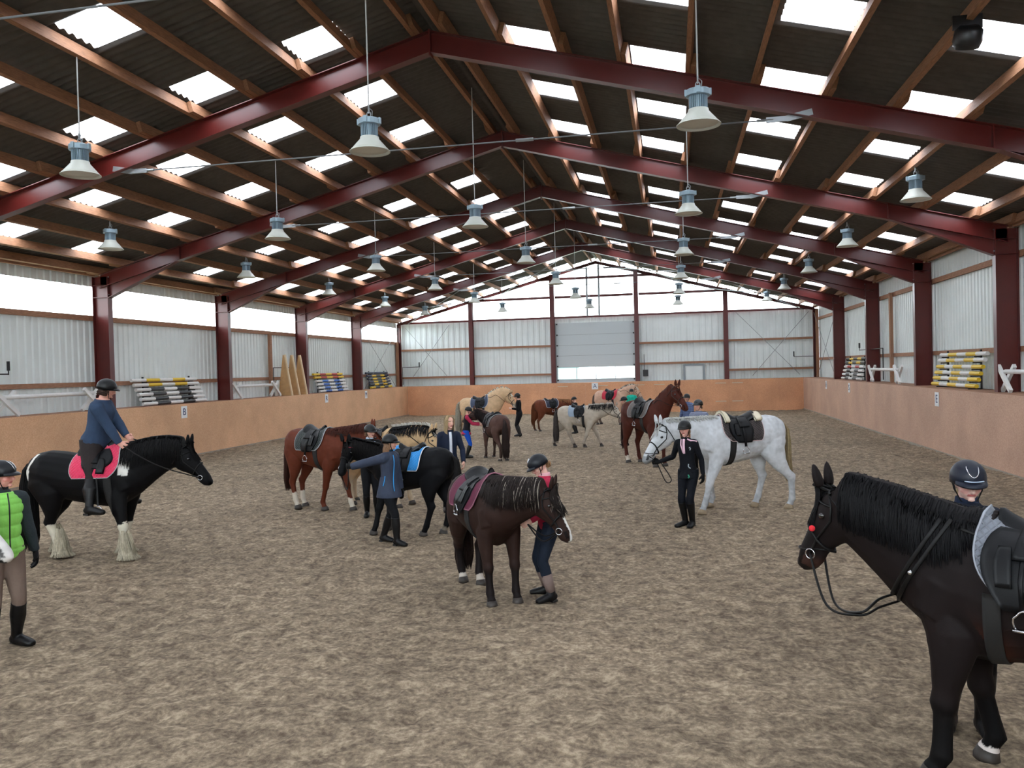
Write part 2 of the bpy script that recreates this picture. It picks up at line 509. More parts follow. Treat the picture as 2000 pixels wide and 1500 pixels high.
# purlins, bay by bay, lapped at the frames
bays = list(zip([Y0] + FR, FR + [GY]))
pm = {}
bayn = ['behind the viewer'] + ['bay %s' % x for x in ('one', 'two', 'three', 'four', 'five', 'six', 'seven')]
rown = ['at the ridge'] + ['%s below the ridge' % x for x in ('first', 'second', 'third', 'fourth', 'fifth', 'sixth', 'seventh', 'eighth', 'ninth', 'tenth')] + ['along the eaves']
for s in (-1, 1):
    for i, px in enumerate(PURL):
        for k, (a, b) in enumerate(bays):
            L = b - a + 0.9 if k < len(bays) - 1 else b - a + 0.4
            key = round(L, 2)
            if key not in pm:
                pm[key] = MB().box(-0.038, 0.038, 0, L, 0, 0.195).mesh('purlin'); pm[key].materials.append(M_WOOD)
            o = bpy.data.objects.new('purlin', pm[key]); COL.objects.link(o)
            off = 0.04 if k % 2 else -0.04
            x = s * px + off
            o.location = (x, a - 0.45 if k else a, beam_top(x) + 0.002 + (0.0 if px > 0.5 else 0.02))
            o.rotation_euler = (0, s * math.atan(0.264), 0)
            tag(o, 'timber purlin %s, %s slope, %s bay from the near end' % (rown[i], 'left' if s < 0 else 'right', (['first'] + ordn + ['eighth'])[k]), 'purlin', 'roof purlins')

# wall rails (girts) between the columns
def rails(x, levels, side):
    for k, (a, b) in enumerate(bays):
        for (z0, z1, nm) in levels:
            sx = -1 if x < 0 else 1
            o = MB().box(x - 0.03, x + 0.03, a + 0.02 if k == 0 else a - 0.22, b - 0.11 if k < 7 else b, z0, z1).build('wall_rail', M_WOODH)
            o.location = (sx * 0.008 * (k % 2), 0, 0)
            tag(o, '%s timber rail on the %s wall in the %s bay from the near end' % (nm, side, (['nearest'] + ordn + ['eighth'])[k]), 'rail', 'wall rails')
rails(-11.55, [(4.08, 4.22, 'upper'), (2.29, 2.41, 'lower')], 'left')
rails(11.55, [(4.63, 4.77, 'upper'), (2.54, 2.66, 'lower')], 'right')
for s in (-1, 1):
    for k, (a, b) in enumerate(bays):
        o = MB().box(s * 11.42 - 0.035, s * 11.42 + 0.035, a + 0.1, b - 0.1, 5.28, 5.44).build('eaves_board', M_WOODH)
        tag(o, 'timber eaves board above the %s wall in the %s bay from the near end' % ('left' if s < 0 else 'right', (['nearest'] + ordn + ['eighth'])[k]), 'board', 'eaves boards')
# intermediate timber posts
tag(MB().box(-11.50, -11.40, 29.7, 29.86, 0, 4.10).build('timber_post', M_WOODH), 'upright timber post on the left wall beside the crank', 'post')
tag(MB().box(11.40, 11.50, 30.3, 30.46, 0, 4.75).build('timber_post', M_WOODH), 'upright timber post on the right wall beside the crank', 'post')
tag(MB().box(-11.55, -11.40, 45.0, 45.15, 0, 4.2).build('timber_post', M_WOODH), 'upright timber post in the far left corner', 'post')
tag(MB().box(11.40, 11.55, 45.0, 45.15, 0, 5.2).build('timber_post', M_WOODH), 'upright timber post in the far right corner', 'post')

# far gable: posts, rails, glazing bars, sectional door
def gpost(x, label, z):
    m = MB(); m.box(x - 0.12, x + 0.12, 45.14, 45.155, 0, z); m.box(x - 0.12, x + 0.12, 45.365, 45.38, 0, z); m.box(x - 0.005, x + 0.005, 45.155, 45.365, 0, z)
    m.box(x - 0.12, x - 0.105, 45.15, 45.37, 0, z)
    tag(m.build('gable_post', M_STEEL), label, 'post', 'gable posts')
gpost(-7.12, 'dark red gable post, leftmost of the four in front of the far wall', beam_top(7.12))
gpost(-2.46, 'dark red gable post on the left of the large door', beam_top(2.46))
gpost(2.16, 'dark red gable post on the right of the large door', beam_top(2.16))
gpost(6.87, 'dark red gable post, rightmost of the four in front of the far wall', beam_top(6.87))
gb = MB()
for s in (-1, 1):
    i_beam(gb, (s * 11.5, 45.28, 0), (s * 11.5, 45.28, 5.25), 0.2, 0.2, (-s, 0, 0), 0.16)
    i_beam(gb, (0, 45.28, beam_top(0)), (s * 11.4, 45.28, beam_top(11.4)), 0.16, 0.16, (0, 0, -1), 0.12)
tag(gb.build('gable_steelwork', M_STEEL), 'slim dark red frame around the far gable wall', 'steel frame')
seg = [(-11.5, -7.24), (-7.0, -2.58), (2.28, 6.75), (6.99, 11.4)]
segn = ['far left', 'left of the large door', 'right of the large door', 'far right']
for k, (a, b) in enumerate(seg):
    for z, nm in ((5.22, 'top'), (3.66, 'middle'), (2.08 if k != 2 else 2.54, 'bottom')):
        o = MB().box(a, b, 45.30, 45.38, z, z + 0.11).build('gable_rail', M_STEEL if z > 5 else M_WOODH)
        tag(o, '%s rail of the far gable wall, %s section' % (nm, segn[k]), 'rail', 'gable rails')
tag(MB().box(-2.34, 2.04, 45.30, 45.38, 5.22, 5.33).build('gable_rail', M_STEEL), 'top rail of the far gable wall above the large door', 'rail', 'gable rails')
def gbar(a, b, label, wd=0.13, m=None):
    tag(MB().bar(a, b, wd, wd, up=(0, 1, 0)).build('glazing_bar', m or M_STEEL), label, 'glazing bar', 'gable glazing bars')
for a, b, nm in ((-6.95, -2.6, 'left of the large door'), (-2.3, 2.0, 'above the large door'), (2.3, 6.75, 'right of the large door')):
    gbar((a, 45.36, 6.40), (b, 45.36, 6.40), 'thin horizontal lower bar across the bright gable glazing, ' + nm)
gbar((-3.37, 45.3, 7.40), (3.05, 45.3, 7.42), 'thin horizontal upper bar below the peak of the gable')
gbar((-0.51, 45.33, 5.3), (-0.51, 45.33, 8.0), 'left one of two thin upright bars above the large door', 0.10, M_GALV)
gbar((0.15, 45.33, 5.3), (0.15, 45.33, 8.1), 'right one of two thin upright bars above the large door', 0.10, M_GALV)
# wind bracing wires
def wire(a, b, label, cat='brace', r=0.012, m=None, name='bracing_wire', grp='bracing wires'):
    tag(MB().tube([a, b], r, 6).build(name, m or M_GALV, smooth=True), label, cat, grp)
wire((-10.6, 45.24, 2.2), (-8.4, 45.24, 5.1), 'thin diagonal bracing wire in the left section of the far wall, rising to the right')
wire((-11.0, 45.26, 5.0), (-8.6, 45.26, 2.2), 'thin diagonal bracing wire in the left section of the far wall, falling to the right')
wire((7.4, 45.24, 5.2), (10.6, 45.24, 1.8), 'thin diagonal bracing wire in the right section of the far wall, falling to the right')
wire((11.1, 45.26, 5.1), (8.2, 45.26, 1.8), 'thin diagonal bracing wire in the right section of the far wall, rising to the right')
for s, nm in ((-1, 'left'), (1, 'right')):
    wire((s * 11.3, 38.7, 5.0), (s * 11.3, 44.8, 1.3), 'diagonal bracing wire on the %s wall in the last bay, falling away' % nm)
    wire((s * 11.28, 44.8, 5.0), (s * 11.28, 38.7, 1.3), 'diagonal bracing wire on the %s wall in the last bay, rising away' % nm)
    for j, (xa, xb) in enumerate(((0.4, 5.4), (5.6, 10.8))):
        for q in (0, 1):
            x1, x2 = (xa, xb) if q else (xb, xa)
            wire((s * x1, 38.6, beam_bot(x1) + 0.1), (s * x2, 45.1, beam_bot(x2) + 0.1), 'galvanised roof brace in the last bay, %s slope, %s panel, %s diagonal' % (nm, ('upper', 'lower')[j], ('first', 'second')[q]), r=0.022, name='roof_brace', grp='roof braces')
# sectional door
dm = mat('white_sandwich_door_panel', srgb(196, 205, 208), 0.45)
dr = bpy.data.objects.new('door_1', None); COL.objects.link(dr); struct(dr); dr['label'] = 'large pale sectional door in the far gable'
zz = [1.05, 1.78, 2.56, 3.14, 3.72, 4.30, 4.90]
for k in range(len(zz) - 1):
    if k == 1: continue
    MB().box(-2.40, 2.14, 45.40, 45.47, zz[k], zz[k + 1] + (.06 if k == 5 else 0)).build('door_panel', dm, dr)
MB().box(-2.40, 2.14, 45.40, 45.47, 0, 1.05).build('door_panel', dm, dr)
m = MB(); m.box(-2.40, 2.14, 45.40, 45.47, 1.78, 1.85); m.box(-2.40, 2.14, 45.40, 45.47, 2.48, 2.56); m.box(-2.40, -2.28, 45.40, 45.47, 1.85, 2.48); m.box(2.02, 2.14, 45.40, 45.47, 1.85, 2.48)
for k in (1, 3, 4, 5):
    MB().box(-2.28, 2.02, 45.395, 45.40, zz[k] - .006, zz[k] + .006).build('panel_joint', mat('door_joint_grey', srgb(130, 138, 142), .6), dr)
for k in range(5):
    x = -2.28 + k * 4.27 / 4; m.box(x, x + 0.045, 45.42, 45.47, 1.85, 2.48)
m.build('window_frame', dm, dr)
for k in range(4):
    x = -2.235 + k * 4.27 / 4; MB().box(x, x + 4.27 / 4 - 0.045, 45.44, 45.446, 1.85, 2.48).build('pane', M_PANE, dr)
for x in (-2.32, 2.05):
    MB().box(x - 0.02, x + 0.03, 45.37, 45.40, 0, 4.95).build('guide_rail', M_GALV, dr)
for k in range(6):
    MB().box(-2.28, -2.2, 45.36, 45.395, zz[k + 1] - 0.04, zz[k + 1] + 0.04).build('hinge', M_DARKM, dr)
    MB().box(1.94, 2.02, 45.36, 45.395, zz[k + 1] - 0.04, zz[k + 1] + 0.04).build('hinge', M_DARKM, dr)
# a teal tarpaulin seen through the door's left pane
tag(MB().box(-3.6, -1.25, 47.0, 47.4, 0, 2.9).build('tarpaulin', mat('teal_tarpaulin', srgb(90, 200, 190), 0.6)), 'teal tarpaulin outside behind the left pane of the large door', 'tarpaulin')
# small door
d2 = bpy.data.objects.new('door_2', None); COL.objects.link(d2); struct(d2); d2['label'] = 'small grey door in the far wall right of the large door'
MB().box(4.72, 5.62, 45.36, 45.40, 0, 2.40).build('door_leaf', M_CLAD, d2)
m = MB(); m.box(4.60, 4.70, 45.33, 45.41, 0, 2.5); m.box(5.64, 5.74, 45.33, 45.41, 0, 2.5); m.box(4.70, 5.64, 45.33, 45.41, 2.41, 2.5)
m.build('door_frame', mat('grey_door_frame', srgb(140, 150, 155), 0.5), d2)
t = thing('switch_box', 'small dark electrical box on the far wall right of the large door', 'switch box', (2.45, 45.3, 1.9))
MB().box(0, 0.28, -0.12, 0, 0, 0.36).build('housing', M_DARKM, t)
MB().tube([(0.08, -0.06, 0.36), (0.08, -0.06, 1.2)], 0.012, 6).build('cable', M_DARKM, t)

# ------------------------------------------------------------------ kick boards
def kickboard(name_label, P, Q, parent_ledge=None):
    t = thing('kickboard', name_label, 'kickboard')
    return t
for s, nm in ((-1, 'left'), (1, 'right')):
    t = thing('kickboard', 'long orange-brown chipboard kick wall along the %s side of the arena' % nm, 'kickboard')
    y = -4.4; n = 0
    x0, x1 = sorted((s * 10.60, s * 10.63))
    m = MB()
    while y < 44.1:
        m.box(x0, x1, y + 0.001, min(y + 2.5, 44.1) - 0.001, -0.12, 1.665); y += 2.5
    m.build('board', M_OSB[nm], t)
    MB().box(*sorted((s * 10.56, s * 10.60)), -4.4, 44.1, -0.1, 0.09).build('base_timber', mat('grey_weathered_timber', srgb(150, 140, 128), 0.85, noise=(8, 0.2)), t)
    MB().box(*sorted((s * 10.635, s * 11.60)), -4.4, 45.2, 1.60, 1.655).build('ledge', M_WOODH, t)
t = thing('kickboard', 'orange chipboard kick wall across the far end of the arena', 'kickboard')
m = MB(); x = -10.6
while x < 10.59:
    m.box(x + 0.002, min(x + 2.5, 10.6) - 0.002, 44.11, 44.14, -0.12, 1.655); x += 2.5
m.build('board', M_OSB['back'], t)
m = MB()
for xa, xb in ((-2.1, 0.6), (2.0, 3.6), (6.2, 7.6)):
    for z in (0.5, 1.45): m.box(xa, xa + 0.55, 44.09, 44.112, z, z + 0.04); m.box(xb - 0.55, xb, 44.09, 44.112, z, z + 0.04)
m.build('hinge_strap', mat('pale_zinc', srgb(205, 190, 165), 0.5), t)
MB().box(-10.6, 10.6, 44.15, 45.1, 1.59, 1.65).build('ledge', M_WOODH, t)
# ------------------------------------------------------------------ pendant lamps
def lamp_proto():
    t = thing('pendant_lamp', '', 'lamp')
    MB().tube([(0, 0, 0.52), (0, 0, 1.0)], 0.010, 6).build('cable', mat('pale_grey_cable', srgb(170, 172, 172), .6), t)
    m = MB()
    ring = [(0.028 * math.cos(a), 0, 0.50 + 0.045 * math.sin(a)) for a in np.linspace(0, 2 * PI, 13)[:-1]]
    m.tube(ring, 0.007, 6, closed=True); ring = [(0, 0.022 * math.cos(a), 0.575 + 0.04 * math.sin(a)) for a in np.linspace(0, 2 * PI, 13)[:-1]]
    m.tube(ring, 0.006, 6, closed=True); m.tube([(0.0, 0, 0.6), (0.05, 0, 0.55), (0.045, 0, 0.45)], 0.005, 5)
    m.build('hook', M_GALV, t, True)
    m = MB(); m.lathe([(0, 0.455), (0.10, 0.455), (0.145, 0.44), (0.15, 0.43), (0.15, 0.365), (0.13, 0.36), (0, 0.36)], 28)
    for k in range(4): m.box(-0.025, 0.025, 0.14, 0.165, 0.37, 0.45, Matrix.Rotation(k * PI / 2, 4, 'Z'))
    m.build('driver_housing', M_LAMPB, t)
    m = MB(); m.lathe([(0.085, 0.36), (0.085, 0.2)], 24)
    for k in range(28):
        m.box(0.08, 0.115, -0.003, 0.003, 0.2, 0.36, Matrix.Rotation(k * 2 * PI / 28, 4, 'Z'))
    m.build('heat_sink', M_LAMPB, t)
    m = MB(); m.lathe([(0.10, 0.205), (0.125, 0.20), (0.13, 0.17), (0.265, 0.012), (0.275, 0.008), (0.275, 0.0), (0.262, 0.004), (0.125, 0.16), (0.0, 0.17)], 40)
    m.build('lamp_shade', M_LAMPG, t, True)
    m = MB(); m.lathe([(0, 0.02), (0.10, 0.022), (0.245, 0.026), (0.25, 0.034)], 32)
    m.build('diffuser', mat('frosted_lens', srgb(215, 215, 205), 0.4), t, True)
    return t
lp = lamp_proto(); first = True
rownm = {-8.53: 'outermost left row', -4.42: 'row left of the ridge', 0.02: 'middle row under the ridge', 4.36: 'row right of the ridge', 8.55: 'outermost right row'}
for x, nm in rownm.items():
    start = 10.6 if abs(x) < 8 else 16.6
    k = 0; y = start - (0 if abs(x) >= 8 else 0)
    ks = range(6) if abs(x) < 8 else range(1, 6)
    for k in ks:
        y = 10.6 + 6.1 * k
        c = lp if first else dup(lp)
        first = False
        c.location = (x, y, 5.43); c['group'] = 'pendant lamps'
        c['label'] = 'grey cone pendant lamp in the %s, %s from the viewer' % (nm, ['nearest', 'second', 'third', 'fourth', 'fifth', 'sixth'][k if abs(x) < 8 else k - 1])
        for ch in c.children:
            if ch.name.startswith('cable'):
                ch.data = ch.data.copy()
                top = beam_top(x) - 5.43 + 0.01
                for v in list(ch.data.vertices)[6:]:
                    v.co.z = top

# ------------------------------------------------------------------ speaker, cranks
t = thing('loudspeaker', 'black loudspeaker hanging under the roof at the top right', 'loudspeaker', (7.42, 10.45, 6.13))
m = MB(); m.lathe([(0, 0.15), (0.10, 0.15), (0.15, 0.10), (0.16, -0.02), (0.13, -0.10), (0, -0.11)], 20, Matrix.Rotation(0.5, 4, 'X')); m.build('housing', M_DARKM, t, True)
m = MB(); m.box(-0.16, 0.16, -0.015, 0.015, 0.12, 0.28); m.build('bracket', M_DARKM, t)
def crank(x, y, z, s, label, up=0.3, arm=1.0):
    t = thing('hand_crank', label, 'crank', (x, y, z), 0, 'hand cranks')
    MB().tube([(0, 0, -1.1), (0, 0, 0), (0, s * 0.02, 0.0), (0, s * arm, 0.0)], 0.018, 6).build('shaft', M_DARKM, t)
    MB().tube([(0, s * arm, -0.02), (0, s * arm, 0.08)], 0.014, 6).build('crank_arm', M_DARKM, t)
    MB().tube([(0, s * arm, 0.08), (0, s * arm, up)], 0.035, 8).build('handle', M_DARKM, t)
crank(-11.2, 29.52, 2.77, 1, 'black crank rod standing beside the timber post on the left wall', 0.02, 1.5)
crank(11.2, 30.5, 2.85, 1, 'black hand crank beside the timber post on the right wall', 0.28, 3.6)
crank(-11.3, 15.9, 2.65, 1, 'black hand crank on the left wall at the picture edge', 0.3, 0.75)
def crank_g(x, z, s, label):
    t = thing('hand_crank', label, 'crank', (x, 45.15, z), 0, 'hand cranks')
    MB().tube([(0, 0, -1.0), (0, 0, 0), (s * 1.0, 0, 0.0)], 0.018, 6).build('shaft', M_DARKM, t)
    MB().tube([(s * 1.0, 0, 0), (s * 1.0, 0, 0.27)], 0.032, 8).build('handle', M_DARKM, t)
crank_g(-11.2, 2.75, 1, 'black hand crank in the far left corner of the far wall')
crank_g(11.3, 2.75, -1, 'black hand crank in the far right corner of the far wall')

# ------------------------------------------------------------------ jumping poles on wall racks
MY = mat('yellow_pole_paint', srgb(225, 190, 40), 0.45); MBK = mat('black_pole_paint', srgb(38, 40, 44), 0.45)
MBL = mat('blue_pole_paint', srgb(30, 90, 175), 0.45); MRD = mat('red_pole_paint', srgb(180, 45, 40), 0.45)
MNV = mat('navy_pole_paint', srgb(50, 62, 84), 0.45)
def pole(x, y, z, L, cols, label, group, r=0.05):
    """a striped pole lying along Y"""
    seg = len(cols); m = MB(); ms = [M_WHITEP, MY, MBK, MBL, MRD, MNV]
    idx = {'w': 0, 'y': 1, 'k': 2, 'b': 3, 'r': 4, 'n': 5}
    for i, c in enumerate(cols):
        m.c = idx[c]; a = -L / 2 + L * i / seg; b = -L / 2 + L * (i + 1) / seg
        m.lathe([(r, 0), (r, b - a)], 14, Matrix.Translation((0, a, 0)) @ Matrix.Rotation(-PI / 2, 4, 'X'))
        if i in (0, seg - 1):
            yy = -L / 2 if i == 0 else L / 2
            m.lathe([(0, 0), (r, 0)] if i == 0 else [(r, 0), (0, 0)], 14, Matrix.Translation((0, yy, 0)) @ Matrix.Rotation(-PI / 2, 4, 'X'))
    o = m.build('jump_pole', ms, smooth=False); o.location = (x, y, z)
    tag(o, label, 'pole', group)
def rack(x, ys, zs, s, label):
    t = thing('pole_rack', label, 'rack', (x, 0, 0), 0, 'pole racks')
    for y in ys:
        m = MB(); m.box(0.225 * s - 0.02, 0.225 * s + 0.02, y - 0.025, y + 0.025, 1.66, zs[-1] + 0.1)
        for z, dx in zip(zs, [d for d in DX[:len(zs)]]):
            m.box(*sorted((0.225 * s, s * dx - s * 0.08)), y - 0.02, y + 0.02, z - 0.085, z - 0.055)
        m.build('upright', M_DARKM, t)
nth = ['lowest', 'second lowest', 'third lowest', 'fourth lowest', 'fifth lowest', 'sixth lowest', 'seventh lowest']
DX = [0.0, 0.03, 0.06, 0.09, 0.12, 0.15, 0.18]
def stack(x, s, y, L, zs, pats, what, grp):
    rack(x, (y - L * 0.36, y + L * 0.36), zs, s, 'black wall rack holding the ' + what)
    for k, (z, p) in enumerate(zip(zs, pats)):
        pole(x + s * DX[k], y + (k - 2) * -0.06, z, L, p, '%s of the %s' % (nth[k], what), grp)
stack(-11.25, -1, 23.05, 3.3, [1.72, 1.86, 2.00, 2.14, 2.28, 2.42][:6], ['wkwkw', 'wkwkw', 'wkwkw', 'wkwkw', 'wywyw', 'wywyw'], 'black, yellow and white poles on the left wall', 'poles on the nearest left rack')
stack(-11.25, -1, 35.3, 3.2, [1.72, 1.87, 2.02, 2.17, 2.33, 2.47], ['wbwbw', 'wbwbw', 'wbwbw', 'wbwbw', 'yryry', 'yryry'], 'blue and white poles on the left wall', 'poles on the middle left rack')
stack(-11.25, -1, 41.6, 3.2, [1.72, 1.87, 2.02, 2.17, 2.33, 2.47], ['ynyny', 'nynyn', 'nynyn', 'nynyn', 'nynyn', 'nnnnn'], 'navy and yellow poles on the far left rack', 'poles on the far left rack')
stack(11.2, 1, 23.2, 3.4, [1.74, 1.90, 2.05, 2.21, 2.38, 2.53], ['ywywy', 'ywywy', 'ywywy', 'ywywy', 'wywyw', 'wywyw'], 'yellow and white poles on the right wall', 'poles on the nearest right rack')
stack(11.2, 1, 35.6, 3.6, [1.72, 1.88, 2.04, 2.20, 2.36, 2.52], ['wkwkw', 'wkwkw', 'wkwkw', 'wrwrw', 'kykyk', 'kykyk'], 'black and white poles on the far right rack', 'poles on the far right rack')
# cavaletti: white crosses carrying a pole
def cavaletti(x, y0, y1, label, h=0.58):
    t = thing('cavaletti', label, 'cavaletti', (x, (y0 + y1) / 2, 1.66), 0, 'cavaletti')
    L = (y1 - y0)
    for y in (-L / 2, L / 2):
        m = MB(); m.bar((-0.02, y - 0.33, 0.03), (-0.02, y + 0.33, h), 0.07, 0.09, up=(0, 1, 0)); m.bar((0.06, y + 0.33, 0.03), (0.06, y - 0.33, h), 0.07, 0.09, up=(0, 1, 0))
        m.build('cross_support', M_WHITEP, t)
    MB().tube([(0.02, -L / 2 - 0.05, h * 0.78), (0.02, L / 2 + 0.05, h * 0.78)], 0.05, 12).build('pole', M_WHITEP, t, True)
cavaletti(-11.1, 16.3, 19.15, 'white cavaletti with crossed ends on the left ledge, behind the rider')
cavaletti(-11.1, 26.5, 29.4, 'white cavaletti with crossed ends on the left ledge beside the timber wings')
cavaletti(11.1, 28.3, 31.8, 'white cavaletti with crossed ends on the right ledge, far one')
cavaletti(11.1, 16.6, 19.6, 'white cavaletti with crossed ends on the right ledge at the picture edge')
# tapering wooden jump wings
for k, (y, nm) in enumerate(((30.2, 'nearest'), (30.85, 'middle'), (31.55, 'farthest'))):
    t = thing('jump_wing', 'tapering bare wood jump wing on the left ledge, %s of three' % nm, 'jump wing', (-11.1, y, 1.66), 0, 'jump wings')
    m = MB(); m.prism([(-0.25, -0.02, 0), (0.30, -0.02, 0), (0.06, -0.02, 1.55), (-0.02, -0.02, 1.62)], (0, 0.04, 0)); m.build('side_board', mat('plywood', srgb(200, 160, 110), 0.7, noise=(6, 0.15)), t)
    m = MB(); m.bar((0.33, 0, 0), (0.06, 0, 1.62), 0.07, 0.05, up=(1, 0, 0)); m.build('edge_strip', mat('light_wood_edge', srgb(222, 200, 165), 0.7), t)
# dressage letters
def letter(ch, loc, rot, label, w_=0.30, h_=0.36):
    t = thing('letter_sign', label, 'sign', loc); t.rotation_euler = rot
    MB().box(-w_ / 2, w_ / 2, -h_ / 2, h_ / 2, 0, 0.012).build('plate', mat('white_sign_plate', srgb(228, 232, 235), 0.4), t)
    cu = bpy.data.curves.new('letter', 'FONT'); cu.body = ch; cu.size = 0.30; cu.align_x = 'CENTER'; cu.align_y = 'CENTER'; cu.extrude = 0.003
    tmp = bpy.data.objects.new('tmp', cu); COL.objects.link(tmp)
    me = bpy.data.meshes.new_from_object(tmp.evaluated_get(bpy.context.evaluated_depsgraph_get())); bpy.data.objects.remove(tmp)
    me.materials.clear(); me.materials.append(mat('navy_letter_ink', srgb(30, 50, 100), 0.5))
    o = bpy.data.objects.new('letter', me); COL.objects.link(o); o.parent = t; o.location = (0, 0, 0.015)
L_ = (PI / 2, 0, PI / 2); R_ = (PI / 2, 0, -PI / 2)
letter('B', (-10.595, 22.55, 1.42), L_, 'white letter sign reading B on the left kick wall')
letter('R', (-10.595, 33.05, 1.43), L_, 'small white letter sign on the left kick wall, below the blue and white poles')
letter('M', (-10.595, 37.7, 1.43), L_, 'small white letter sign on the left kick wall, nearest the far corner')
letter('E', (10.595, 22.6, 1.40), R_, 'white letter sign reading E on the right kick wall')
letter('S', (10.595, 33.1, 1.42), R_, 'small white letter sign on the right kick wall, middle one')
letter('H', (10.595, 37.8, 1.42), R_, 'small white letter sign on the right kick wall, nearest the far corner')
letter('A', (-0.08, 44.085, 1.45), (PI / 2, 0, 0), 'white sign with a blue letter A on the far kick wall', 0.34, 0.34)
# ------------------------------------------------------------------ organic body helper
def voxel_body(mb, voxel, smooth_it=3, name='body'):
    """merge the closed lofts of mb into one continuous skin"""
    me = mb.mesh(name)
    o = bpy.data.objects.new(name, me); COL.objects.link(o)
    r = o.modifiers.new('r', 'REMESH'); r.mode = 'VOXEL'; r.voxel_size = voxel; r.use_smooth_shade = True
    if smooth_it:
        s = o.modifiers.new('s', 'SMOOTH'); s.factor = 0.5; s.iterations = smooth_it
    dg = bpy.context.evaluated_depsgraph_get()
    out = bpy.data.meshes.new_from_object(o.evaluated_get(dg))
    bpy.data.objects.remove(o); bpy.data.meshes.remove(me)
    out.polygons.foreach_set('use_smooth', [True] * len(out.polygons))
    out.name = name
    return out
def verts_np(me):
    a = np.empty(len(me.vertices) * 3); me.vertices.foreach_get('co', a); return a.reshape(-1, 3)
def set_coat(me, rgb):
    at = me.color_attributes.new('coat', 'FLOAT_COLOR', 'POINT')
    c = np.ones((len(me.vertices), 4)); c[:, :3] = rgb
    at.data.foreach_set('color', c.ravel().astype(np.float32))
def lin(r, g, b): return np.array(srgb(r, g, b)[:3])
def bvh_of(me):
    co = [v.co.copy() for v in me.vertices]
    return BVHTree.FromPolygons(co, [tuple(p.vertices) for p in me.polygons])
def link(name, me, parent, m=None, **props):
    o = bpy.data.objects.new(name, me); COL.objects.link(o); o.parent = parent
    if m is not None and not len(me.materials): me.materials.append(m)
    for k, v in props.items(): o[k] = v
    return o
def lerp(a, b, t): return a + (b - a) * t
def sstep(a, b, x): 
    t = np.clip((x - a) / (b - a), 0, 1); return t * t * (3 - 2 * t)

M_COAT = mat('horse_coat', (0.1, 0.1, 0.1, 1), 0.6, noise=(9, 0.14), bump=(160, 0.0006), attr=True, spec=0.12)
M_HAIR = mat('horse_hair', (0.1, 0.1, 0.1, 1), 0.6, noise=(30, 0.2), attr=True, spec=0.14)
M_LEATH = mat('black_saddle_leather', srgb(13, 14, 17), 0.42, spec=0.22, bump=(90, 0.0006))
M_LEATHB = mat('dark_brown_leather', srgb(50, 32, 26), 0.35, bump=(90, 0.0006))
M_STRAP = mat('black_bridle_leather', srgb(14, 13, 13), 0.5, spec=.25)
M_CHROME = mat('polished_steel', srgb(200, 200, 205), 0.18, 1.0)
M_EYE = mat('dark_glossy_eye', srgb(12, 8, 6), 0.08, coat=1.0)
def hoof_mat(c, nm): return mat('hoof_' + nm, srgb(*c), 0.55, noise=(20, 0.2))

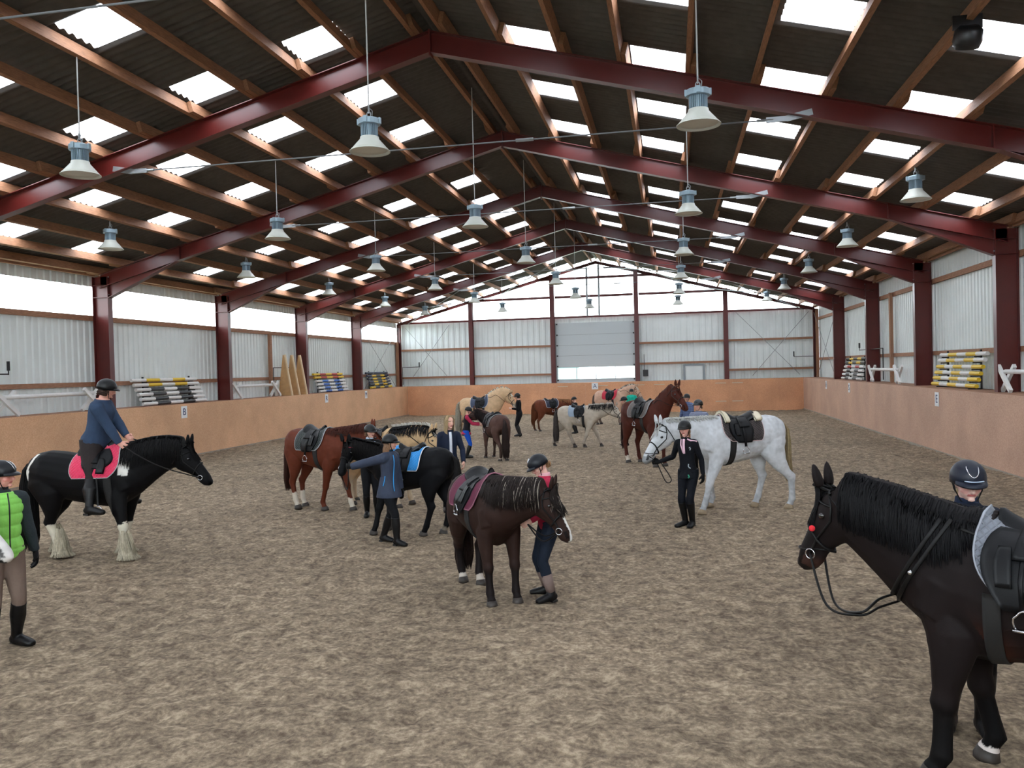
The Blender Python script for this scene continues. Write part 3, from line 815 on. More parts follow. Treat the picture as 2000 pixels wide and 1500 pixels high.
HORSES = {}
def horse(key, H, root, heading, hooves, neck=(40, 0, 0.56), head=(-48, 0), bulk=1.0, coat=None, mane='long', mane_side=-1,
          mane_col=None, tail_col=None, tail=(0.62, 1.0), voxel=0.02, label='', strands=260, hoof='dark', lift=(0, 0, 0, 0), zoff=0.0,
          headlen=0.385, feather=None, group=None, tail_fan=0.05, mane_len=0.26, neck_thick=1.0, lx=1.0, arch=0.0, lock=1.0, mane0=.20):
    """hooves: four (dx, dy) offsets in metres in the horse's own frame, order LF RF LH RH; neck=(elevation, yaw, length/H); head=(pitch, yaw)"""
    t = thing('horse', label, 'horse', (root[0], root[1], zoff), math.radians(heading), group)
    mb = MB(); tags = []       # tags: (centre, radius, tag, param)
    def loft(pts, rads, side=(0, 1, 0), tag_='trunk', n=16):
        if tag_ in ('trunk',) or tag_.startswith('leg'): pts = [(p[0] * lx, p[1], p[2]) for p in pts]
        P = [V(p) * H for p in pts]; R_ = [(a * H, b * H) for a, b in rads]
        mb.tube(P, R_, n, sides=side if not isinstance(side, list) else [V(s) for s in side])
        m = len(P)
        for k in range(m - 1):
            for j in range(3):
                u = j / 3; tags.append((tuple(P[k].lerp(P[k + 1], u)), max(lerp(R_[k][0], R_[k + 1][0], u), 1e-3), tag_, (k + u) / (m - 1)))
    b = bulk
    TR = [(-0.515, .80, .05, .07), (-0.49, .80, .10, .125), (-0.43, .80, .145, .165), (-0.35, .795, .17, .19), (-0.25, .775, .175, .20), (-0.12, .745, .178, .205),
          (0.02, .725, .18, .215), (0.14, .72, .168, .235), (0.22, .735, .145, .255), (0.31, .745, .135, .225), (0.40, .735, .12, .175), (0.46, .725, .09, .12), (0.49, .72, .05, .06)]
    loft([(x, 0, z - .008) for x, z, a, c in TR], [(a * b * 1.08, c * (1.03 + (b - 1) * .4)) for x, z, a, c in TR], n=20)
    # croup and shoulder masses
    for s in (-1, 1):
        loft([(-0.46, s * .06, .84), (-0.36, s * .075, .86), (-0.24, s * .07, .85), (-0.12, s * .05, .82)], [(.05 * b, .06), (.085 * b, .105), (.08 * b, .10), (.04 * b, .05)])
        loft([(0.34, s * .085 * b, .62), (0.30, s * .09 * b, .74), (0.23, s * .07 * b, .88)], [(.06 * b, .09), (.06 * b, .11), (.035 * b, .07)])
    # neck
    e, a, nl = math.radians(neck[0]), math.radians(neck[1]), neck[2]
    B0 = V((0.20 * lx, 0, 0.765)); B1 = V((0.33 * lx, 0, 0.80))
    # a strongly yawed neck bends gradually
    d1 = V((math.cos(e) * math.cos(a * .5), math.cos(e) * math.sin(a * .5), math.sin(e)))
    d2 = V((math.cos(e * .85) * math.cos(a), math.cos(e * .85) * math.sin(a), math.sin(e * .85)))
    N = [B0, B1, B1 + d1 * nl * .33, B1 + d1 * nl * .33 + (d1 + d2) * .5 * nl * .33, B1 + d1 * nl * .33 + (d1 + d2) * .5 * nl * .33 + d2 * nl * .34]
    N[2] = N[2] + V((-.3, 0, 1)) * arch * .7; N[3] = N[3] + V((-.2, 0, 1)) * arch
    J = N[-1]
    nr = [(.11 * b, .215), (.115 * b, .20), (.092 * b, .168), (.074 * b, .135), (.060, .108)]
    nr = [(x * (1 + (neck_thick - 1) * .4), z * (neck_thick if k < 4 else 1 + (neck_thick - 1) * .7)) for k, (x, z) in enumerate(nr)]
    # finer spline through N
    def cr(P, u):
        n_ = len(P) - 1; k = min(int(u * n_), n_ - 1); f = u * n_ - k
        g = lambda i: P[max(0, min(n_, i))]
        p0, p1, p2, p3 = g(k - 1), g(k), g(k + 1), g(k + 2)
        return 0.5 * ((2 * p1) + (p2 - p0) * f + (2 * p0 - 5 * p1 + 4 * p2 - p3) * f * f + (3 * p1 - p0 - 3 * p2 + p3) * f ** 3)
    NU = 12
    NP = [cr(N, k / NU) for k in range(NU + 1)]
    def nrad(u):
        k = min(int(u * 4), 3); f = u * 4 - k; return (lerp(nr[k][0], nr[k + 1][0], f), lerp(nr[k][1], nr[k + 1][1], f))
    NR = [nrad(k / NU) for k in range(NU + 1)]
    sides = []; ups = []
    for k in range(NU + 1):
        tt = (NP[min(k + 1, NU)] - NP[max(k - 1, 0)]).normalized()
        sd = V((-tt.y, tt.x, 0)) if abs(tt.x) + abs(tt.y) > 1e-3 else V((0, 1, 0))
        sd = sd.normalized(); sides.append(sd); ups.append(tt.cross(sd) * (1 if tt.cross(sd).z > 0 else -1))
    loft(NP, NR, side=sides, tag_='neck')
    # head
    hp, hy = math.radians(head[0]), math.radians(neck[1] + head[1])
    hd = V((math.cos(hp) * math.cos(hy), math.cos(hp) * math.sin(hy), math.sin(hp)))
    hs = V((-math.sin(hy), math.cos(hy), 0)); hn = hd.cross(hs); hn = hn if hn.dot(V((0, 0, 1))) > 0 or abs(hn.z) < .2 and hn.x > 0 else -hn
    if hn.dot(V((math.cos(hy), math.sin(hy), 0.8))) < 0: hn = -hn
    T0 = J + hn * 0.075 - hd * 0.03
    HS = [(0, .045, .07), (.08, .058, .102), (.2, .065, .118), (.3, .068, .112), (.38, .062, .099), (.5, .051, .081), (.62, .044, .068), (.74, .042, .061), (.85, .046, .060), (.93, .047, .054), (.99, .038, .040), (1.015, .020, .020)]
    def hc(u):
        for (u0, a0, c0), (u1, a1, c1) in zip(HS[:-1], HS[1:]):
            if u <= u1: f = (u - u0) / (u1 - u0); aa, cc = lerp(a0, a1, f), lerp(c0, c1, f); break
        else: aa, cc = HS[-1][1:]
        dip = -0.008 * math.sin(min(1, u) * PI)
        return T0 + hd * (headlen * u) + hn * (dip - cc), aa, cc
    HP = []; HRr = []
    for u, aa, cc in HS: HP.append(hc(u)[0]); HRr.append((aa, cc))
    loft(HP, HRr, side=[hs] * len(HP), tag_='head')
    # lower jaw / lips
    loft([hc(.80)[0] - hn * .030, hc(.90)[0] - hn * .036, hc(.955)[0] - hn * .034], [(.022, .018), (.026, .020), (.018, .014)], side=[hs] * 3, tag_='head')
    # cheek (jowl) discs, eye ridges and nostril bumps
    for s in (-1, 1):
        c, aa, cc = hc(.2)
        loft([c + hs * s * .02 - hn * .02, c + hs * s * .050 - hn * .02], [(.07, .065), (.045, .045)], side=[hd] * 2, tag_='head')
        c, aa, cc = hc(.30)
        loft([c + hs * s * .045 + hn * .052 - hd * .03, c + hs * s * .053 + hn * .052, c + hs * s * .042 + hn * .05 + hd * .03], [(.010, .012), (.014, .017), (.008, .010)], side=[hs] * 3, tag_='head')
        c, aa, cc = hc(.93)
        loft([c + hs * s * .026 + hn * .016 - hd * .02, c + hs * s * .030 + hn * .018 + hd * .012], [(.012, .014), (.013, .015)], side=[hs] * 2, tag_='nostril')
        # ears
        eb = T0 + hs * s * .038 + hd * .012 - hn * .01
        edir = (V((0, 0, 1)) * .75 + hn * .35 + hs * s * .18 - hd * .25).normalized()
        loft([eb, eb + edir * .03, eb + edir * .06, eb + edir * .092, eb + edir * .104], [(.020, .018), (.030, .018), (.028, .015), (.013, .010), (.004, .004)], side=[hs] * 5, tag_='ear')
    # legs
    hv = []
    leg_info = []
    defs = [(0.30, .105), (0.30, -.105), (-0.42, .11), (-0.42, -.11)]
    for k in range(4):
        dx, dy = hooves[k]; x0, y0 = defs[k]; s = 1 if y0 > 0 else -1
        hx, hyy, lz = x0 + dx / H / lx, y0 * (1 if abs(b - 1) < .01 else b ** .5) + dy / H, lift[k] / H
        if k < 2:
            E = V((0.275, s * .10 * b, .56)); F = V((hx - .012, hyy, .10 + lz)); K = E.lerp(F, .585) + V((.012, 0, 0))
            if lz > 0.03: K = K + V((.08, 0, .03))
            pts = [(0.31, s * .075 * b, .70), (E.x, E.y, E.z), tuple(E.lerp(K, .4)), tuple(E.lerp(K, .82)), tuple(K), tuple(K.lerp(F, .2)), tuple(K.lerp(F, .55)), tuple(K.lerp(F, .85)), tuple(F), (hx + .004, hyy, .065 + lz), (hx + .016, hyy, .036 + lz)]
            rr = [(.055, .10), (.052, .085), (.045, .060), (.034, .040), (.036, .042), (.026, .031), (.0225, .030), (.025, .031), (.029, .034), (.024, .027), (.033, .036)]
        else:
            S = V((-0.265 + .25 * (hx + .42), s * .115 * b, .56)); F = V((hx - .02, hyy, .105 + lz)); Hk = V((-.462 + .78 * (hx + .42) - (.03 if lz > 0.03 else 0), (hyy * .6 + s * .11 * .4), .325 + lz * .6))
            pts = [(-0.34, s * .075 * b, .80), (-0.335, s * .095 * b, .70), (-0.32 + .2 * (hx + .42), s * .11 * b, .60), tuple(S.lerp(Hk, .38) + V((-.025, 0, 0))), tuple(S.lerp(Hk, .78)), tuple(Hk), tuple(Hk.lerp(F, .2)), tuple(Hk.lerp(F, .55)), tuple(Hk.lerp(F, .85)), tuple(F), (hx - .002, hyy, .068 + lz), (hx + .012, hyy, .036 + lz)]
            rr = [(.08, .13), (.085, .145), (.072, .125), (.055, .078), (.036, .046), (.036, .050), (.028, .036), (.024, .032), (.027, .033), (.030, .036), (.025, .028), (.034, .037)]
        tg = 'leg%d' % k
        bb = 1.08 * b ** .8
        loft(pts, [(p * bb, q_ * bb) for p, q_ in rr], tag_=tg, n=14)
        hv.append((hx, hyy, lz, (pts, tg)))
    me = voxel_body(mb, voxel, 3, 'body')
    # colours
    co = verts_np(me)
    C = np.array([q[0] for q in tags]); Rr = np.array([q[1] for q in tags]); TG = [q[2] for q in tags]; PR = np.array([q[3] for q in tags])
    best = np.empty(len(co), int)
    for i in range(0, len(co), 4000):
        d = np.linalg.norm(co[i:i + 4000, None, :] - C[None], axis=2) / Rr[None] ** .5
        best[i:i + 4000] = d.argmin(1)
    tg = np.array(TG)[best]; pr = PR[best]
    un = co / H
    nz = (vnoise(co[:, 0] * 9 + co[:, 1] * 7 + 40, co[:, 2] * 9 + co[:, 1] * 4 + 40, 7) - .5) * .6 + (vnoise(co[:, 0] * 28 + 80, co[:, 2] * 28 + co[:, 1] * 20 + 80, 8) - .5) * .4
    hpos = np.array([list(T0)]); rel = un - hpos
    hu = rel @ np.array(hd) / headlen; hlat = rel @ np.array(hs); hup = rel @ np.array(hn)
    rgb = coat(dict(tg=tg, pr=pr, p=un, nz=nz, hu=hu, hlat=hlat, hup=hup, ishead=(tg == 'head') | (tg == 'nostril') | (tg == 'ear')))
    nos = (tg == 'nostril') & (np.abs(hlat) > .034) & (hup > -.05)
    rgb[nos] = rgb[nos] * .15
    set_coat(me, rgb)
    me.materials.append(M_COAT)
    body = link('body', me, t)
    bv = bvh_of(me)
    # hooves
    hm = {'dark': hoof_mat((52, 45, 40), 'dark'), 'pale': hoof_mat((140, 122, 98), 'pale')}[hoof]
    for hx, hyy, lz, _ in hv:
        m = MB()
        hX = hx * lx
        m.tube([V((hX + .022, hyy, lz - .002)) * H, V((hX + .022, hyy, .012 + lz)) * H, V((hX + .014, hyy, .044 + lz)) * H], [(.046 * H, .050 * H), (.045 * H, .049 * H), (.037 * H, .040 * H)], 16, sides=(0, 1, 0))
        m.build('hoof', hm, t, True)
    # eyes
    for s in (-1, 1):
        c, aa, cc = hc(.31)
        o_ = (c + hs * s * .2 + hn * .045) * H
        hit = bv.ray_cast(o_, -hs * s)
        if hit[0] is not None:
            MB().ball(hit[0] - hs * s * .008 * H, (.016 * H, .016 * H, .014 * H), 12).build('eye', M_EYE, t, True)
    info = dict(H=H, t=t, bv=bv, hc=hc, hd=hd, hs=hs, hn=hn, T0=T0, NP=NP, NR=NR, ups=ups, sides=sides, nrad=nrad, tags=tags, co=co, b=b, lx=lx)
    rnd = random.Random(hash(key) % 1000 if False else sum(map(ord, key)))
    def strand(m, pts, w0, cols, c):
        base = len(m.v); n = len(pts)
        ww = w0 * (0.7 + 0.6 * rnd.random())
        for k in range(n):
            tt = (pts[min(k + 1, n - 1)] - pts[max(k - 1, 0)]).normalized()
            sd = tt.orthogonal().normalized(); up = tt.cross(sd)
            r_ = ww * (1 - .85 * (k / (n - 1)) ** 2)
            for j in range(3):
                an = 2 * PI * j / 3 + rnd.random() * .1
                m.v.append(tuple(pts[k] + sd * r_ * math.cos(an) + up * r_ * math.sin(an))); cols.append(c)
        for k in range(n - 1):
            for j in range(3):
                m.f.append((base + 3 * k + j, base + 3 * k + (j + 1) % 3, base + 3 * k + 3 + (j + 1) % 3, base + 3 * k + 3 + j)); m.mi.append(0)
    def hairmesh(name, m, cols):
        if not m.v: return
        me2 = m.mesh(name, True); set_coat(me2, np.array(cols)); me2.materials.append(M_HAIR); link(name, me2, t)
    def soft(P, n=2):
        for _ in range(n): P = [P[0]] + [P[i] * .5 + (P[i - 1] + P[i + 1]) * .25 for i in range(1, len(P) - 1)] + [P[-1]]
        return P
    def onsurf(p, s, off):
        """push a point out of the neck/body on side vector s"""
        o_ = p + s * .4 * H
        h = bv.ray_cast(o_, -s, .8 * H)
        if h[0] is not None:
            q = h[0] + s * off
            if (q - p).dot(s) > 0: return q
        return p
    # mane
    mc = mane_col or (lambda u, r: lin(16, 14, 14))
    if mane in ('long', 'upright', 'fjord', 'short', 'twotone'):
        m = MB(); cols = []
        for i in range(strands):
            u = mane0 + (1 - mane0) * (i + rnd.random()) / strands
            k = u * NU; k0 = min(int(k), NU - 1); f = k - k0
            c = NP[k0].lerp(NP[k0 + 1], f) * H; sd = sides[k0]; up = ups[k0]; ru = nrad(u)[1] * H
            fwd = (NP[k0 + 1] - NP[k0]).normalized()
            h = bv.ray_cast(c + up * (ru * 2.2), -up, ru * 3)
            rt = (h[0] if h[0] is not None else c + up * ru) - up * .008 * H
            q0 = rnd.random()
            if mane == 'twotone' and q0 > .55:
                hgt = .045 * H * (.7 + .5 * rnd.random()); lat = rnd.uniform(-1, 1)
                strand(m, [rt + sd * lat * .02 * H, rt + sd * (lat * .025 + mane_side * .012) * H + up * hgt * .6, rt + sd * (lat * .03 + mane_side * .03) * H + up * hgt], .006 * H, cols, mc(u, .9))
            elif mane in ('upright', 'fjord'):
                hgt = mane_len * H * (math.sin(PI * min(1, max(0.05, (u - .15) / .9))) ** .5)
                lat = rnd.uniform(-1, 1)
                pts = [rt + sd * lat * .014 * H, rt + sd * lat * .016 * H + up * hgt * .5, rt + sd * lat * .018 * H + up * hgt * (0.9 + .15 * rnd.random())]
                strand(m, pts, .008 * H, cols, mc(lat, rnd.random()))
            else:
                s_ = sd * mane_side if rnd.random() < .93 else sd * -mane_side
                L = mane_len * H * (0.6 + .55 * rnd.random() ** .7) * (.45 + .55 * min(1, max(0, u - .2) / .3))
                pts = [rt + sd * rnd.uniform(-.012, .012) * H]
                lift_ = .012 * H
                so = (.004 + .012 * rnd.random()) * H; fj = rnd.uniform(-.02, .035); p = rt + up * lift_ * (1 + rnd.random()) + s_ * .02 * H; pts.append(p)
                for q in range(1, 6):
                    pp = rt + V((0, 0, -1)) * L * q / 5 + s_ * .035 * H - fwd * fj * H * q / 4
                    pts.append(onsurf(pp, s_, so))
                strand(m, soft(pts, 1), .0052 * H, cols, mc(u, rnd.random() * (.5 if mane == 'twotone' else 1)))
        hairmesh('mane', m, cols)
        # forelock
        m = MB(); cols = []
        for i in range(int(strands * .25 * lock)):
            sdj = rnd.uniform(-1, 1)
            pts = []
            L = (.17 if mane in ('long', 'short') else .10) * (0.7 + .5 * rnd.random()) * min(1.25, lock)
            for q in range(5):
                u = q / 4 * L / headlen
                c, aa, cc = hc(max(0, u))
                sg = hs * (sdj * (.025 + .02 * q / 4) * min(1.6, lock))
                o_ = (c + hn * .25 + sg) * H
                h = bv.ray_cast(o_, -hn, .5 * H)
                base_ = h[0] if h[0] is not None else (c + hn * cc + sg) * H
                pts.append(base_ + hn * (.008 + .008 * rnd.random() + (.02 * (lock - 1) * rnd.random() * math.sin(q * .8))) * H)
            strand(m, soft(pts), .0058 * H, cols, mc(1.0, rnd.random()))
        hairmesh('forelock', m, cols)
    # tail
    tc_ = tail_col or mc
    m = MB(); cols = []
    TLn, thick = tail
    for i in range(int(strands * .8)):
        an = rnd.uniform(0, 2 * PI); rr_ = math.sqrt(rnd.random())
        rt = V((-.500 * lx, .012 * rr_ * math.cos(an), .875 + .015 * rr_ * math.sin(an))) * H
        L = TLn * (0.85 + .2 * rnd.random())
        pts = [rt]
        for q, (xx, zz_, ww) in enumerate(((-.535, -.02, .012), (-.565, -.10, .022), (-.57, -.30, .04), (-.565, -.6, tail_fan), (-.57, -.85, tail_fan * 1.1), (-.575, -1.0, tail_fan * .8))):
            pts.append(V((xx - .5 * (lx - 1) + ww * thick * rr_ * math.cos(an), ww * thick * rr_ * math.sin(an), .875 + zz_ * L)) * H)
        strand(m, pts, .0085 * H, cols, tc_(0, rnd.random()))
    hairmesh('tail', m, cols)
    # feathers on the lower legs
    if feather:
        for k in feather[0]:
            m = MB(); cols = []
            hx, hyy, lz, (pts_, _) = hv[k]; hx = hx * lx
            for i in range(int(strands * .9)):
                an = rnd.uniform(0, 2 * PI); z0 = rnd.uniform(.08, .27)
                back = .5 - .5 * math.cos(an)
                o0 = V((hx - .012 + .026 * math.cos(an), hyy + .026 * math.sin(an), z0 + lz)) * H
                zt = max(.012, z0 - .16 - .04 * rnd.random())
                fl = .022 + .05 * (1 - (z0 - .08) / .2) 
                p2 = V((hx + .012 + (.035 + fl) * math.cos(an), hyy + (.035 + fl) * math.sin(an), zt + lz)) * H
                pm_ = o0.lerp(p2, .5) + V((math.cos(an), math.sin(an), 0)) * .006 * H
                strand(m, [o0, pm_, p2], .008 * H, cols, feather[1](z0, rnd.random()))
            hairmesh('feather', m, cols)
    HORSES[key] = info
    return info

# ------------------------------------------------------------------ tack
def trunk_ray(I, x, phi, z0=.74):
    """surface point + outward dir of the horse's trunk at x (in H units), phi from the top (0) round to the side"""
    H = I['H']; d = V((0, math.sin(phi), math.cos(phi)))
    x = x + I.get('sx', 0)
    c = V((x * I['lx'], 0, z0)) * H
    h = I['bv'].ray_cast(c + d * .5 * H, -d, .6 * H)
    p = h[0] if h[0] is not None else c + d * .18 * H
    return p, d
def world_parent(o, I): 
    o.location = I['t'].location.copy(); o.rotation_euler = I['t'].rotation_euler.copy(); return o
def patch(I, m, x0f, x1f, ph0, ph1, off, th, nu=12, nv=14, mirror=False):
    """curved panel lying on the trunk; x0f/x1f give the front/back limits for each phi"""
    base = len(m.v); H = I['H']
    for layer in (0, 1):
        for i in range(nv + 1):
            ph = lerp(ph0, ph1, i / nv)
            for j in range(nu + 1):
                x = lerp(x0f(i / nv), x1f(i / nv), j / nu)
                p, d = trunk_ray(I, x, ph)
                # below the widest point hang straight instead of wrapping under
                m.v.append(tuple(p + d * (off + th * layer)))
    W = nu + 1; Ls = (nv + 1) * W
    def q(*i): m.f.append(tuple(base + k for k in i)); m.mi.append(m.c)
    for i in range(nv):
        for j in range(nu):
            a = i * W + j; q(a, a + 1, a + W + 1, a + W); a += Ls; q(a, a + W, a + W + 1, a + 1)
    for i in range(nv):
        for j in (0, nu):
            a = i * W + j; q(a, a + W, a + W + Ls, a + Ls)
    for j in range(nu):
        for i in (0, nv):
            a = i * W + j; q(a, a + 1, a + 1 + Ls, a + Ls)

def quilt_mat(name, col, sc=26, col2=None):
    if name in MATS: return MATS[name]
    m = mat(name, col, 0.8, sheen=0.2)
    n = m.node_tree.nodes; L = m.node_tree.links; b = n['Principled BSDF']
    tc = [x for x in n if x.type == 'MAPPING'][0]
    hs_ = []
    for ang in (PI / 4, -PI / 4) if col2 is None else (0, PI / 2):
        w_ = n.new('ShaderNodeTexWave'); w_.wave_type = 'BANDS'; w_.bands_direction = 'X'; w_.inputs['Scale'].default_value = sc / 6.28
        mp = n.new('ShaderNodeMapping'); mp.inputs['Rotation'].default_value = (0, ang, 0)
        L.new(tc.outputs[0], mp.inputs['Vector']); L.new(mp.outputs[0], w_.inputs['Vector']); hs_.append(w_)
    ma = n.new('ShaderNodeMath'); ma.operation = 'MAXIMUM'
    L.new(hs_[0].outputs['Fac'], ma.inputs[0]); L.new(hs_[1].outputs['Fac'], ma.inputs[1])
    pw = n.new('ShaderNodeMath'); pw.operation = 'POWER'; pw.inputs[1].default_value = 6; L.new(ma.outputs[0], pw.inputs[0])
    iv = n.new('ShaderNodeMath'); iv.operation = 'SUBTRACT'; iv.inputs[0].default_value = 1; L.new(pw.outputs[0], iv.inputs[1])
    bp = n.new('ShaderNodeBump'); bp.inputs['Distance'].default_value = 0.006; L.new(iv.outputs[0], bp.inputs['Height']); L.new(bp.outputs[0], b.inputs['Normal'])
    if col2:
        mx = n.new('ShaderNodeMix'); mx.data_type = 'RGBA'; mx.inputs[6].default_value = col; mx.inputs[7].default_value = col2
        L.new(pw.outputs[0], mx.inputs[0]); L.new(mx.outputs[2], b.inputs['Base Color'])
    return m

def saddle(I, what, pad_mat=None, pad_trim=None, pad_label=None, leather=None, pad=(-.20, .22), iron=True, sz=1.0, sheep=False, flap_ph=96, pad_ph=92, dress=False, iron_drop=.14):
    H = I['H']; lm = leather or M_LEATH; R = math.radians
    if pad_mat is not None:
        t = world_parent(thing('saddle_pad', pad_label, 'saddle pad'), I)
        m = MB()
        bk = lambda v: pad[0] * 1.0 + .035 * (abs(2 * v - 1)) ** 8
        fr = lambda v: pad[1] - .05 * (1 - abs(2 * v - 1)) ** .7 * 0 + .03 * math.sin(PI * min(1, 2 * min(v, 1 - v))) - .05 * abs(2 * v - 1) ** 6
        patch(I, m, bk, fr, -R(pad_ph), R(pad_ph), .010 * H, .010 * H, 12, 30)
        m.build('quilted_pad', pad_mat, t, True)
        if pad_trim is not None:
            m = MB(); nv = 30; loop = []
            pts = []
            for i in range(nv + 1):
                v = i / nv; pts.append((fr(v), lerp(-R(pad_ph), R(pad_ph), v)))
            for j in range(1, 9): pts.append((lerp(fr(1), bk(1), j / 9), R(pad_ph)))
            for i in range(nv + 1):
                v = 1 - i / nv; pts.append((bk(v), lerp(-R(pad_ph), R(pad_ph), v)))
            for j in range(1, 9): pts.append((lerp(bk(0), fr(0), j / 9), -R(pad_ph)))
            P = []
            for x, ph in pts:
                p, d = trunk_ray(I, x, ph); P.append(p + d * .016 * H)
            m.tube(P, .0075, 6, closed=True); m.build('piping', pad_trim, t, True)
    t = world_parent(thing('saddle', what, 'saddle'), I)
    if sheep:
        m = MB()
        for s in (-1, 1):
            for x0, x1 in ((-.20, -.13), (.15, .20)):
                patch(I, m, lambda v, a=x0: a, lambda v, a=x1: a, R(4) * s, R(38) * s, .03 * H, .03 * H, 4, 5)
        m.build('sheepskin', mat('cream_sheepskin', srgb(225, 215, 190), 0.95, bump=(120, 0.01)), t, True)
    # seat
    m = MB(); st = [(-.165, .060, .085, .105), (-.150, .088, .110, .118), (-.12, .075, .115, .10), (-.06, .050, .115, .05), (0, .040, .10, .03), (.05, .045, .085, .035), (.10, .065, .065, .055), (.125, .080, .050, .075), (.14, .070, .035, .065)]
    base = len(m.v); n = 10
    for x, hh, wd, _ in st:
        top, _d = trunk_ray(I, x, 0); zt = top.z
        for layer in (0, 1):
            for j in range(n + 1):
                y = lerp(-1, 1, j / n) * wd * H * sz * .95
                sag = (abs(2 * j / n - 1) ** 2.2) * .055 * H
                z = zt + hh * H * .85 * sz - sag if layer == 1 else zt + .012 * H - sag * 1.5
                if layer == 0: z = min(z, zt + hh * H * .85 * sz - sag - .012 * H)
                m.v.append(((x * sz + I.get('sx', 0)) * H * I['lx'], y, z))
    W = n + 1; S = 2 * W
    def q(*i): m.f.append(tuple(base + k for k in i)); m.mi.append(m.c)
    for k in range(len(st) - 1):
        for j in range(n):
            q(k * S + j, k * S + S + j, k * S + S + j + 1, k * S + j + 1)
            q(k * S + W + j, k * S + W + j + 1, k * S + S + W + j + 1, k * S + S + W + j)
        for j in (0, n): q(k * S + j, k * S + W + j, k * S + S + W + j, k * S + S + j)
    for k in (0, len(st) - 1):
        for j in range(n): q(k * S + j, k * S + j + 1, k * S + W + j + 1, k * S + W + j)
    m.build('seat', lm, t, True)
    for s in (-1, 1):
        m = MB()
        patch(I, m, lambda v: -.05 - .03 * math.sin(PI * v), lambda v: .10 + .075 * math.sin(PI * (v * .8 + .1)) - .03 * v ** 3, s * R(20), s * R(flap_ph), .022 * H, .012 * H, 10, 14)
        fl = m.build('flap', lm, t, True)
        m = MB()
        patch(I, m, lambda v: -.045, lambda v: .05 + .02 * v, s * R(16), s * R(55), .036 * H, .010 * H, 6, 8)
        m.build('skirt', lm, t, True)
        m = MB()
        patch(I, m, lambda v: .075 - .01 * v, lambda v: .115 + .01 * math.sin(PI * v), s * R(44), s * R(78), .028 * H, .022 * H, 4, 8)
        m.build('knee_roll', lm, t, True)
        if iron:
            p, d = trunk_ray(I, .03, s * R(72)); p0, d0 = trunk_ray(I, .03, s * R(38))
            top = p0 + d0 * .048 * H; mid = p + d * .05 * H
            bot = V((mid.x - .01, mid.y + s * .012 * H, mid.z - iron_drop * H))
            m = MB()
            for o_ in (-.008, .012):
                m.tube([top + V((o_, 0, 0)), mid + V((o_, 0, 0)), bot + V((o_, 0, 0.0))], [(.013, .004)] * 3, 6, sides=(1, 0, 0))
            m.build('stirrup_leather', lm, t, True)
            m = MB(); c = bot + V((0, 0, -.055))
            P = [c + V((.055 * math.sin(a_) * (1.0 if math.cos(a_) < .3 else .8), 0.0, .06 * math.cos(a_))) for a_ in np.linspace(-2.3, 2.3, 15)]
            m.tube(P, .006, 6); m.box(c.x - .055, c.x + .055, c.y - .018, c.y + .018, c.z - .052, c.z - .040)
            m.build('stirrup_iron', M_CHROME, t, True)
    # girth
    m = MB(); patch(I, m, lambda v: .105, lambda v: .165, R(86), R(360 - 86), .004, .010, 4, 36)
    m.build('girth', mat('black_webbing_girth', srgb(26, 25, 25), .8), t, True)
    return t

